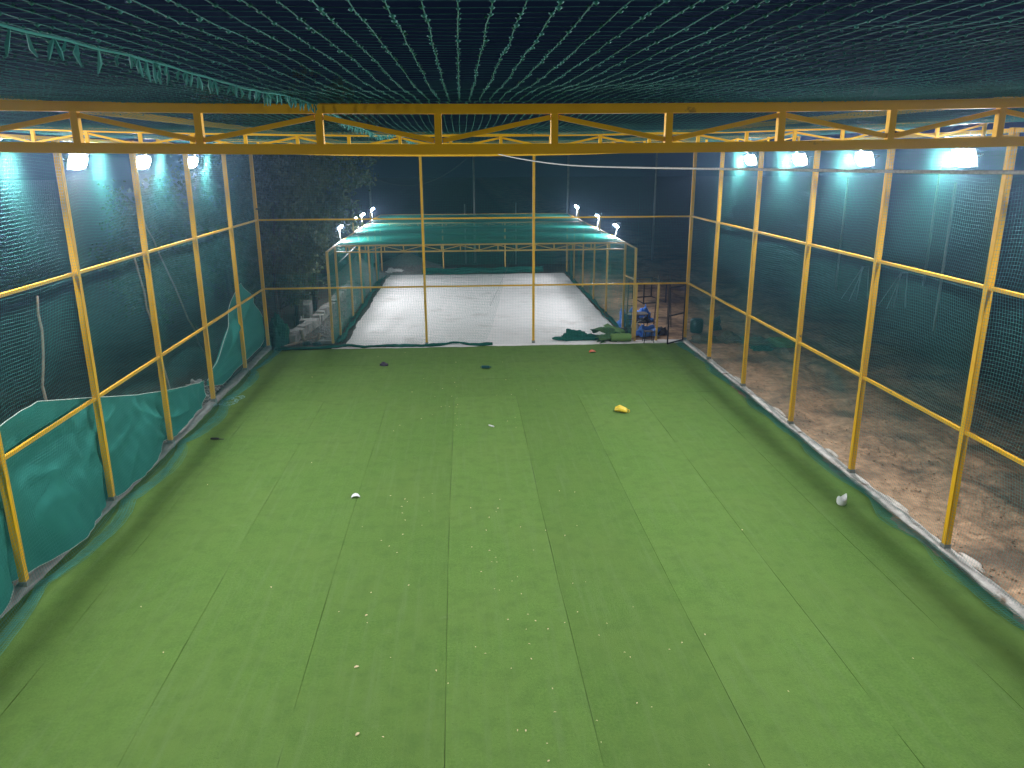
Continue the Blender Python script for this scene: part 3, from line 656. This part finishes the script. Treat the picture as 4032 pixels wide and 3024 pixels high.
for k, (tx, ty, tz) in enumerate(tops):
    for dy in (-.26, .3): MB().beam((tx + (.06 if k else -.06), ty + dy, 0), (tx, ty + dy * .15, tz), .03, .03).obj('leg', RUST, tl)
for z in (.35, .75, 1.15, 1.55): 
    f = z / 1.9; MB().beam((7.18 + .06 * f, 27.94 + .22 * f, z), (7.68 - .06 * f, 27.89 + .22 * f, z), .022, .022).obj('rung', RUST, tl)
MB().beam((7.24, 28.2, 1.88), (7.62, 28.15, 1.88), .03, .03).obj('top_bar', RUST, tl)
for k in (0, 1): MB().beam((7.18 + .5 * k, 27.94, .12), (7.18 + .5 * k, 28.46, .12), .022, .022).obj('brace', RUST, tl)
cf = thing('cube_frame', (8.2, 33.5, 0), 'black steel cube frame on the dirt beyond the trestle', 'steel frame')
cs = [(7.75, 32.7), (8.78, 32.95), (8.5, 34.45), (7.6, 34.2)]
for k in range(4):
    a, b = cs[k], cs[(k + 1) % 4]
    MB().beam((*a, 0), (*a, .92), .05, .05).obj('leg', BLACK, cf)
    for z in (.04, .9): MB().beam((*a, z), (*b, z), .04, .04).obj('bar', BLACK, cf)
ld = thing('ladder', (5.95, 26.9, 0), 'dark steel ladder propped upright by the far cage corner post', 'ladder')
for x in (5.82, 6.12): MB().beam((x, 27.05, 0), (x + .02, 26.98, 1.9), .03, .03).obj('stile', BLACK, ld)
for k in range(7): MB().beam((5.83, 27.04 - .01 * k, .25 + .25 * k), (6.12, 27.04 - .01 * k, .25 + .25 * k), .022, .022).obj('rung', BLACK, ld)
dr = MB(); dr.tube([(8.36, 26.95, 0), (8.36, 26.95, .03), (8.36, 26.95, .25), (8.36, 26.95, .46), (8.36, 26.95, .5)], [.2, .225, .24, .225, .19], 18)
tag(dr.obj('bucket', TEALP, None, True, (8.36, 26.95, 0)), 'dark teal plastic tub behind the brown tarps on the dirt', 'tub')
heap('plastic_sheet', (9.15, 27.2, 0), (.2, .14, .5), TEALP, 620, 'teal plastic sheet standing beside the dark teal tub', 'plastic sheet', .25, 2)
# frames and posts out on the dark dirt to the right
G4 = 'steel stands on the dirt to the right'
for (x, y, lb) in ((17.6, 33.0, 'faint grey steel stand far out on the dirt, left one'), (18.2, 31.0, 'faint grey steel stand far out on the dirt, right one')):
    t = thing('stand', (x, y, 0), lb, 'stand', G4)
    for i in (-1, 1):
        MB().beam((x + .25 * i, y, 0), (x + .14 * i, y, 1.45), .035, .035).obj('leg', STEEL, t)
        MB().beam((x - .75, y + .35 * i, 0), (x - .12, y + .05 * i, 1.42), .03, .03).obj('brace', STEEL, t)
    MB().beam((x - .16, y, 1.45), (x + .16, y, 1.45), .04, .04).obj('top_bar', STEEL, t)
def pole(x, y, h, r, label, group, m=STEEL, arm=False):
    t = thing('steel_pole', (x, y, 0), label, 'pole', group)
    MB().tube([(x, y, 0), (x, y, h * .5), (x, y, h)], [r, r * .9, r * .8], 8).obj('shaft', m, t, True)
    if arm:
        MB().box((x + .28, y, h - .25), (.3, .12, .22)).obj('lamp_head', HOUSE, t); MB().beam((x, y, h - .2), (x + .2, y, h - .2), .03, .03).obj('arm', m, t)
G5 = 'steel poles behind the far cage'
pole(.77, 47.5, 6.7, .075, 'tall grey pole behind the far cage, leftmost of the tall ones', G5, arm=True)
pole(6.43, 47.8, 6.7, .075, 'tall grey pole behind the right end of the far cage', G5, arm=True)
pole(11.8, 48.0, 6.7, .075, 'tall grey pole standing alone right of the far cage', G5, arm=True)
pole(-5.4, 48.0, 5.2, .075, 'grey pole behind the trees at the left end of the far cage', G5)
pole(.2, 47.3, 3.5, .05, 'short grey pole behind the far cage, left of the two short ones', G5)
pole(3.2, 46.6, 3.6, .045, 'short thin grey pole behind the far cage, right of the two short ones', G5)
G6 = 'poles out on the dirt to the right'
pole(16.84, 26.3, 5.2, .05, 'thin grey pole on the dirt beyond the right net, nearer one', G6)
pole(17.55, 35.4, 5.2, .05, 'thin grey pole on the dirt beyond the right net, farther one', G6)
pole(22.5, 36.5, 5.6, .06, 'thin grey pole on the dirt beyond the right net, farthest one', G6)
def wire(name, pts, r, label, m=WIRE, k=5):
    p = np.array(pts, float); t = np.linspace(0, 1, len(p)); tt = np.linspace(0, 1, 48)
    # smooth the polyline
    q = np.stack([np.interp(tt, t, p[:, i]) for i in range(3)], 1)
    for _ in range(12): q[1:-1] = (q[:-2] + 2 * q[1:-1] + q[2:]) / 4
    tag(MB().tube(q, r, k).obj(name, m, None, True), label, 'cable')
def cat_(a, b, sag, n=20):
    a, b = np.array(a, float), np.array(b, float); t = np.linspace(0, 1, n)[:, None]; p = a + (b - a) * t; p[:, 2:] -= sag * 4 * t * (1 - t); return p
wire('cable', cat_((-5.4, 48, 5.15), (.77, 47.5, 6.45), 1.15), .014, 'thin cable sagging from the tree side pole to the first tall pole')
wire('cable', cat_((.77, 47.5, 6.4), (6.43, 47.8, 6.4), .5), .014, 'thin cable sagging between the two tall poles behind the far cage')
wire('cable', cat_((-4.3, 27.5, 2.6), (-3.75, 31.5, 3.18), .02), .012, 'pale rope tied across the left net of the far cage', ROPE)
wire('rope', [(.50, 10.55, 6.075), (.66, 9.5, 6.02), (.826, 8.39, 5.979), (.95, 7.5, 5.955), (1.06, 6.68, 5.945), (1.3, 5.0, 5.945), (1.52, 3.37, 5.954), (1.67, 2.28, 5.952), (2.1, .6, 5.99), (2.6, -1.2, 6.1)], .0062, 'twisted pale rope strung below the roof from the truss to the near right', ROPE, 8)
wire('rope', cat_((3.16, 46.5, .9), (1.15, 33.0, .0), .05), .006, 'thin line running from a short pole down onto the white court', WIRE)
G7 = 'sticks behind the left wall'
def stick(p, q, label, seed):
    t = np.linspace(0, 1, 14)[:, None]; pts = np.array(p) + (np.array(q) - np.array(p)) * t + np.random.default_rng(seed).normal(0, .012, (14, 3))
    tag(MB().tube(pts, np.linspace(.03, .02, 14), 7).obj('wooden_stick', WOOD, None, True, p), label, 'stick', G7)
stick((-7.0, 12.5, 0), (-7.15, 13.45, 3.85), 'crooked upright wooden stick behind the near shade cloth', 1)
stick((-7.3, 19.1, 0), (-7.5, 18.4, 3.9), 'leaning wooden stick farther along behind the left net', 2)
stick((-8.2, 24.5, 0), (-8.6, 22.0, 4.6), 'slanting thin stick behind the far left bay of the net', 3)

# ------------------------------------------------------------------ left of the far cage: low stone wall, blocks, debris
wl = thing('stone_wall', (-5.9, 26.3, 0), 'low pale stone kerb wall curving along the left of the far cage', 'wall')
wp = np.array([(-5.95, 26.25), (-5.86, 27.3), (-5.74, 28.3), (-5.62, 29.3), (-5.6, 31.3), (-5.5, 33.0), (-5.55, 35.3), (-5.45, 38.4)])
Lw = np.concatenate([[0], np.cumsum(np.linalg.norm(np.diff(wp, axis=0), axis=1))]); tt = 0; k = 0
while tt < Lw[-1] - .5:
    ln = random.uniform(.4, .75); a = [np.interp(tt, Lw, wp[:, i]) for i in (0, 1)]; b = [np.interp(tt + ln - .03, Lw, wp[:, i]) for i in (0, 1)]
    hh = random.uniform(.26, .36); wd = random.uniform(.3, .38); m_ = MB().beam((*a, hh / 2), (*b, hh / 2), wd, hh)
    v = np.array(m_.v); v += np.random.default_rng(k).normal(0, .022, v.shape); obj('stone', v, m_.f, STONE, wl); tt += ln; k += 1
def block(c, d, rot, label, mt, seed):
    m_ = MB().box((0, 0, d[2] / 2), d); v = np.array(m_.v); v += np.random.default_rng(seed).normal(0, .03, v.shape) * np.array(d).min()
    ca, sa = math.cos(R(rot)), math.sin(R(rot)); v = np.stack([c[0] + v[:, 0] * ca - v[:, 1] * sa, c[1] + v[:, 0] * sa + v[:, 1] * ca, v[:, 2] + c[2]], 1)
    o = obj('stone_block', v, m_.f, mt, loc=c); bv = o.modifiers.new('b', 'BEVEL'); bv.width = .02; bv.segments = 2
    tag(o, label, 'stone block', 'stone blocks by the trees')
block((-6.32, 31.0, 0), (.55, 1.1, .6), 4, 'big pale concrete block between the tree trunks', STONE, 1)
block((-5.98, 29.25, 0), (.42, .34, .26), 8, 'low pale block in front of the big concrete block', STONE, 2)
block((-6.25, 29.5, 0), (.28, .3, .36), -12, 'upright small block beside the low pale block', CONCD, 3)
block((-6.15, 27.5, 0), (.5, .4, .22), 20, 'flat grey stone at the foot of the front trees', CONCD, 4)
block((-6.05, 26.7, 0), (.3, .24, .34), 30, 'stubby stone right behind the far left corner', STONE, 5)
# gravel and rubble strip between that wall and the far cage
def rubble(n, box, smin, smax, mt, name, seed, z=0.0):
    g = np.random.default_rng(seed); C = np.stack([g.uniform(box[0], box[1], n), g.uniform(box[2], box[3], n), np.full(n, z)], 1); s = g.uniform(smin, smax, n) ** 1.0
    base = np.array([(1, 0, 0), (-1, 0, 0), (0, 1, 0), (0, -1, 0), (0, 0, .7), (0, 0, -.5)]); V = C[:, None] + base[None] * s[:, None, None] * g.uniform(.6, 1.3, (n, 6, 1))
    th = g.uniform(0, 6.28, n); c_, s_ = np.cos(th)[:, None], np.sin(th)[:, None]; dx, dy = V[..., 0] - C[:, None, 0], V[..., 1] - C[:, None, 1]
    V[..., 0] = C[:, None, 0] + dx * c_ - dy * s_; V[..., 1] = C[:, None, 1] + dx * s_ + dy * c_
    o = obj(name, V.reshape(-1, 3), (np.arange(n)[:, None, None] * 6 + of[None]).reshape(-1, 3), mt); return o
tag(rubble(2600, (-5.45, -4.5, 26.2, 41), .015, .07, GRAV, 'gravel', 31, .0), 'loose grey gravel between the low stone wall and the far cage', 'gravel', kind='stuff')
tag(rubble(2600, (7.72, 11.5, 6, 25), .006, .032, DIRT, 'pebbles', 32, .012), 'small pebbles and clods scattered on the brown dirt', 'pebbles', kind='stuff')
tag(rubble(260, (-7.4, -6.62, 18.6, 21.4), .02, .055, STONE, 'rubble', 33, .01), 'pale stone rubble behind the gap in the left cloth', 'rubble', kind='stuff')
for k, (x, y, rx, h, lb) in enumerate([(-5.5, 26.55, .3, .42, 'thick short wooden stake leaning in the debris at the far left'), (-5.02, 26.35, -.2, .34, 'broken log end standing upright in the debris')]):
    tag(MB().tube([(x, y, 0), (x - .06 * rx * 3, y, h * .5), (x - .13 * rx * 3, y + .03, h)], [.055, .06, .05], 8).obj('log', WOOD, None, True, (x, y, 0)), lb, 'log', 'logs in the debris')
tag(MB().beam((-6.0, 25.78, .04), (-5.5, 26.2, .10), .12, .035).obj('plank', WOOD, None, False, (-6, 25.78, 0)), 'pale wooden plank lying at the end of the turf, left', 'plank')
tag(MB().beam((-5.45, 26.3, .12), (-4.85, 26.45, .24), .10, .035).obj('plank', WOOD, None, False, (-5.4, 26.3, 0)), 'short board propped on the log in the debris', 'plank')
for k, (x, y) in enumerate(((-5.3, 25.92), (-4.95, 25.85))):
    th = np.linspace(0, 2 * math.pi * 5, 120); tag(MB().tube(np.stack([x + (.13 + .015 * np.sin(th * .7)) * np.cos(th), y + .10 * np.sin(th), .04 + th * .003 + .01 * np.sin(th * 1.3)], 1), .012, 5).obj('hose_coil', TEALP, None, True, (x, y, 0)), 'coil of dark green hose in the debris, ' + ('left one' if k == 0 else 'right one'), 'hose', 'hose coils in the debris')
block((-4.75, 26.3, 0), (.5, .22, .1), -8, 'flat grey slab beside the log in the debris', CONCD, 9)

# ------------------------------------------------------------------ trees at the far left
def tree(x, y, h, cw, seed, label, nl=11000, low=.9, stems=3, lean=0):
    g = np.random.default_rng(seed); t = thing('tree', (x, y, 0), label, 'tree', 'trees left of the far cage')
    tk = MB(); ends = []
    for s_ in range(stems):
        a = g.uniform(0, 6.28); sp = g.uniform(.05, .2) if stems > 1 else 0
        n = 10; zz = np.linspace(0, h * g.uniform(.62, .8), n); dx = math.cos(a) * (sp + zz * .09) + g.normal(0, .03, n).cumsum() + lean * zz; dy = math.sin(a) * (sp + zz * .09) + g.normal(0, .03, n).cumsum()
        pts = np.stack([x + dx, y + dy, zz], 1); tk.tube(pts, np.linspace(.11, .025, n) * g.uniform(.8, 1.15), 8)
        for b in range(6):
            i = g.integers(2, n - 1); p = pts[i]; a2 = g.uniform(0, 6.28); L_ = g.uniform(.6, cw * .8)
            q = np.stack([p + np.array([math.cos(a2) * L_ * f, math.sin(a2) * L_ * f, L_ * .55 * f + .1 * f * f]) + g.normal(0, .03, 3) * f for f in np.linspace(0, 1, 6)])
            tk.tube(q, np.linspace(.04, .01, 6), 5); ends.append(q[-1]); ends.append(q[3])
    tk.obj('trunk', BARK, t, True)
    nc = 95; C = []
    while len(C) < nc:
        p = g.uniform(-1, 1, 3)
        rr = math.hypot(p[0], p[1]) ** 2 + p[2] ** 2
        if rr < 1 and rr > .12: C.append((x + lean * h * .6 + p[0] * cw, y + p[1] * cw, low + (h - low) * (p[2] + 1) / 2))
    C = np.array(C + ends); ix = g.integers(0, len(C), nl); sig = g.uniform(.1, .27, len(C))
    P = C[ix] + g.normal(0, 1, (nl, 3)) * sig[ix][:, None] * np.array([1, 1, .75])
    P[:, 2] = np.maximum(P[:, 2], low * .7)
    d1 = g.normal(0, 1, (nl, 3)); d1[:, 2] -= .5; d1 /= np.linalg.norm(d1, axis=1)[:, None]; d2 = np.cross(d1, g.normal(0, 1, (nl, 3))); d2 /= np.linalg.norm(d2, axis=1)[:, None]
    L_ = g.uniform(.08, .19, (nl, 1)); wd = L_ * g.uniform(.28, .45, (nl, 1))
    V = np.stack([P, P + d1 * L_ * .5 + d2 * wd, P + d1 * L_, P + d1 * L_ * .5 - d2 * wd], 1)
    obj('crown', V.reshape(-1, 3), np.arange(nl * 4).reshape(-1, 4), LEAF, t)
tree(-6.55, 27.2, 7.0, 1.35, 11, 'bushy tree standing nearest the far left corner post', 9000, 1.5)
tree(-6.35, 29.3, 8.2, 1.7, 12, 'bushy tree second from the far left corner post', 10000, 1.6)
tree(-6.35, 32.6, 9.0, 2.1, 13, 'tall tree behind the big concrete block', 12000, 1.9, 3, .04)
tree(-7.0, 36.5, 9.8, 2.9, 14, 'tall tree spreading over the left edge of the far cage', 12000, 3.2, 2, .1)
tree(-8.8, 30.5, 8.8, 2.0, 15, 'dark tree in the second row behind the front trees', 13000, .8)
tree(-10.6, 27.5, 6.0, 1.5, 16, 'dark low tree seen through the far left side net', 10000, .6)
tree(-9.3, 40.5, 9.5, 2.4, 17, 'farthest dark tree left of the gravel heap', 13000, 1.0)

# ------------------------------------------------------------------ litter on the turf
yb = thing('plastic_bottle', (3.84, 18.05, 0), 'crushed yellow plastic can lying on the turf', 'plastic can')
m_ = MB(); V = []
sec = [(-.15, .05, .06), (-.14, .10, .10), (-.04, .14, .16), (.10, .13, .13), (.135, .10, .10), (.14, .05, .05)]
for s_, ww, hh in sec:
    for j_ in range(10):
        a = 2 * math.pi * j_ / 10; V.append((3.84 + s_ * .95 - math.sin(a) * 0 + ww * math.cos(a) * .35, 18.07 - s_ * .55 + ww * math.cos(a) * .9, .008 + hh * .5 * (1 + math.sin(a)) * (1 if s_ < .1 else .8)))
F = [(i*10 + j_, i*10 + (j_+1) % 10, (i+1)*10 + (j_+1) % 10, (i+1)*10 + j_) for i in range(5) for j_ in range(10)] + [tuple(range(9, -1, -1)), tuple(range(50, 60))]
obj('body', V, F, YPLA, yb)
MB().tube([(3.985, 17.955, .02), (4.02, 17.945, .04), (4.02, 17.955, .075), (3.985, 17.97, .085)], .011, 7).obj('handle', YPLA, yb, True)
cp = MB(); n = 14; rings = [(.068, 0), (.084, .03), (.088, .10)]
V = []
for r_, z in rings:
    for j_ in range(n): a = 2 * math.pi * j_ / n; V.append((6.73 + r_ * math.cos(a), 12.46 + r_ * math.sin(a), .006 + z))
for j_ in range(n):
    a = 2 * math.pi * j_ / n; zt = .135 + .022 * math.sin(a * 2 + 1) + {12: .02, 13: .045, 0: .06, 1: .04, 2: .015, 7: .015, 8: .03, 9: .012}.get(j_, 0); V.append((6.73 + .078 * math.cos(a), 12.46 + .078 * math.sin(a), zt))
for j_ in range(n): a = 2 * math.pi * j_ / n; V.append((6.73 + .068 * math.cos(a), 12.46 + .068 * math.sin(a), .09))
F = [(i*n + j_, i*n + (j_+1) % n, (i+1)*n + (j_+1) % n, (i+1)*n + j_) for i in range(4) for j_ in range(n)] + [tuple(range(n))[::-1], tuple(range(4*n, 5*n))]
tag(obj('paper_cup', V, F, WHITE, loc=(6.73, 12.46, 0)), 'torn white cup standing on the turf near the right wall', 'cup')
def chip(name, c, L_, W_, curl, rot, mt, label, cat, group=None, n=9, thick=.004, half=False):
    t = np.linspace(0, math.pi, n); top = np.stack([np.cos(t) * L_ / 2, np.sin(t) * W_ * (1 if half else .5), np.zeros(n)], 1)
    bot = np.stack([np.linspace(-L_ / 2, L_ / 2, n), (0.05 * W_ * np.sin(np.linspace(0, 9, n)) if half else -np.sin(np.linspace(0, math.pi, n)) * W_ * .5), np.zeros(n)], 1)[1:-1]
    ring = np.concatenate([top, bot]); ring[:, 2] = curl * (1 - (2 * ring[:, 0] / L_) ** 2) + .3 * curl * ring[:, 1] / max(W_, 1e-3)
    m = len(ring); cen = ring.mean(0) + (0, 0, curl * .25); ca, sa = math.cos(rot), math.sin(rot)
    A = np.concatenate([ring, [cen]]); A = np.concatenate([A + (0, 0, thick), A])
    V = np.stack([c[0] + A[:, 0] * ca - A[:, 1] * sa, c[1] + A[:, 0] * sa + A[:, 1] * ca, A[:, 2] - A[:, 2].min() + .006], 1)
    F = [(i, (i+1) % m, m) for i in range(m)] + [(m + 1 + (i+1) % m, m + 1 + i, 2*m + 1) for i in range(m)] + [((i+1) % m, i, m + 1 + i, m + 1 + (i+1) % m) for i in range(m)]
    return tag(obj(name, V, F, mt, loc=(c[0], c[1], 0)), label, cat, group)
chip('paper_scrap', (-2.07, 13.38), .17, .11, .035, .12, WHITE, 'white half round paper scrap beside a turf joint', 'paper', half=True)
chip('orange_scrap', (4.15, 24.26), .24, .2, .05, .2, ORANGE, 'bright orange crumpled scrap near the far end of the turf', 'scrap')
heap('cloth_rag', (-2.46, 23.1, .004), (.12, .1, .085), mat('dark_purple_rag', (.045, .04, .06), (.07, .06, .08), 9, .9), 901, 'small dark rag on the far part of the turf', 'rag', .3, 2.5, res=14)
tag(MB().tube([(.46, 22.5, .05), (.50, 22.5, .05), (.51, 22.5, .05), (.74, 22.47, .05), (.75, 22.47, .05), (.80, 22.47, .05)], [.012, .014, .045, .045, .014, .012], 10).obj('thread_spool', TEALP, None, False, (.62, 22.5, 0)), 'teal spool of thread on the far part of the turf', 'spool')
tag(MB().tube([(.53, 17.27, .018), (.545, 17.255, .018), (.55, 17.25, .018), (.645, 17.15, .018), (.65, 17.145, .018)], [.01, .012, .018, .018, .012], 8).obj('white_tube', WHITE, None, False, (.59, 17.2, 0)), 'small white tube lying on the turf left of the yellow can', 'tube')
tag(MB().tube([(-5.72, 16.78, .03), (-5.70, 16.78, .03), (-5.54, 16.76, .03), (-5.53, 16.76, .022), (-5.42, 16.75, .02)], [.02, .026, .026, .01, .008], 8).obj('screwdriver', DKCLOTH, None, False, (-5.6, 16.77, 0)), 'short black tool lying in the shadow band on the left turf', 'tool')
th = np.linspace(0, 60, 420); P_ = np.stack([th * 0, th], -1)
tag(MB().tube(np.stack([-6.12 + .2 * sn(th[:, None], .021, 941) + .05 * np.cos(th * 2.1), 19.65 + .2 * sn(th[:, None], .019, 942) + .06 * np.sin(th * 2.1), .02 + .012 * np.abs(np.sin(th * .9))], 1), .0035, 4).obj('thread_tangle', BLUETH, None, True, (-6.12, 19.65, 0)), 'pale blue tangle of thread beside the left wall', 'thread')
LV = [(-1.81,9.58),(-1.42,9.46),(-1.39,9.28),(-1.41,8.33),(-1.25,7.15),(-1.01,8.49),(-.89,10.21),(-1.42,10.05),(-1.28,11.44),(-1.09,12.38),(-1.16,12.66),(-1.15,13.25),(-1.19,12.93),(-1.43,13.42),(-1.43,11.65),(-.79,12.16),(-1.8,12.17),(-1.1,13.13),(-1.09,11.84),(-1.14,11.22),(-.66,13.46),(-.81,13.3),(-.69,12.71),(.05,11.32),(.33,11.18),(.37,12.38),(.3,11.89),(.05,12.79),(.59,13.11),(.54,12.74),(.5,12.6),(.42,10.95),(.35,10.81),(.43,10.8),(.18,10.52),(.72,10.34),(.63,10.22),(.36,10.02),(.43,9.98),(.74,9.86),(.89,11.97),(1.3,11.82),(1.73,13.41),(2.01,13.34),(1.85,11.95),(1.6,11.6),(1.52,10.09),(1.71,10.12),(1.03,11.14),(.79,9.33),(.88,9.17),(.74,8.98),(.75,8.65),(.75,8.34),(1.03,8.97),(.18,8.49),(.06,8.64),(.49,8.17),(.95,7.76),(.93,7.35),(1.83,9.04),(1.68,8.78),(1.48,9.34),(1.94,8.39),(2.27,9.41),(.49,7.09),(.58,7.08),(.79,6.87),(1.37,6.85),(.78,6.62),(1.38,7.18),(.51,9.22),(1.27,9.1),(-.28,7.94),(-.43,8.19),(-.97,7.09),(-2.75,24.22),(-1.92,24.67),(-.8,23.94),(-.27,23.29),(-.36,21.54),(-.29,21.02),(-.87,21.07),(-1.18,21.49),(-.24,20.62),(-1.43,20.16),(-2.4,20.33),(-.62,20.44),(-.8,19.7),(-.36,19.7),(-.22,19.5),(-.51,18.86),(-.41,18.79),(-.2,18.94),(-.23,18.75),(-.82,18.17),(-1.07,17.89),(-1.56,17.43),(-1.67,17.05),(-.26,18.23),(-.2,17.8),(-.13,17.36),(-.22,17.34),(-.28,17.0),(.83,19.7),(1.22,19.72),(.99,17.55),(1.19,17.81),(1.16,17.06),(1.17,23.2),(1.16,21.17),(1.93,20.12),(-.62,18.8),(-.36,22.22),(1.99,8.29),(2.72,8.54),(2.52,8.41),(2.04,7.36),(1.89,7.44),(3.7,7.52),(5.5,8.02),(2.42,6.45),(3.07,8.7),(-3.9,8.8),(-4.6,9.9),(-2.9,10.3),(4.6,11.6),(-3.2,15.2),(-4.4,21.9),(-5.0,14.2)]
for k, c in enumerate(LV):
    big = c in ((-1.25, 7.15), (-1.41, 8.33), (-1.42, 9.46)); s_ = random.uniform(.02, .038) * (2.0 if big else 1)
    chip('dry_leaf', c, s_, s_ * random.uniform(.35, .6), s_ * random.uniform(.12, .35), random.uniform(0, 3.14), DRY, 'small pale dry leaf bit scattered on the green turf', 'leaf', 'dry leaf bits on the turf', n=5, thick=.002)

# ------------------------------------------------------------------ haze volume added for the lamp glow and a blue veil
HAZE = .0015
if HAZE:
    hm = bpy.data.materials.new('veil_haze'); hm.use_nodes = True; nt = hm.node_tree; nt.nodes.remove(nt.nodes['Principled BSDF'])
    pv = nt.nodes.new('ShaderNodeVolumePrincipled'); pv.inputs['Color'].default_value = (.42, .62, 1, 1); pv.inputs['Density'].default_value = HAZE; pv.inputs['Anisotropy'].default_value = .85
    nt.links.new(pv.outputs[0], nt.nodes['Material Output'].inputs['Volume'])
    tag(MB().box((0, 120, 4.9), (442, 362, 12.4)).obj('haze', hm), 'faint bluish haze added over the whole scene for lamp glow and veil', 'air', kind='stuff')
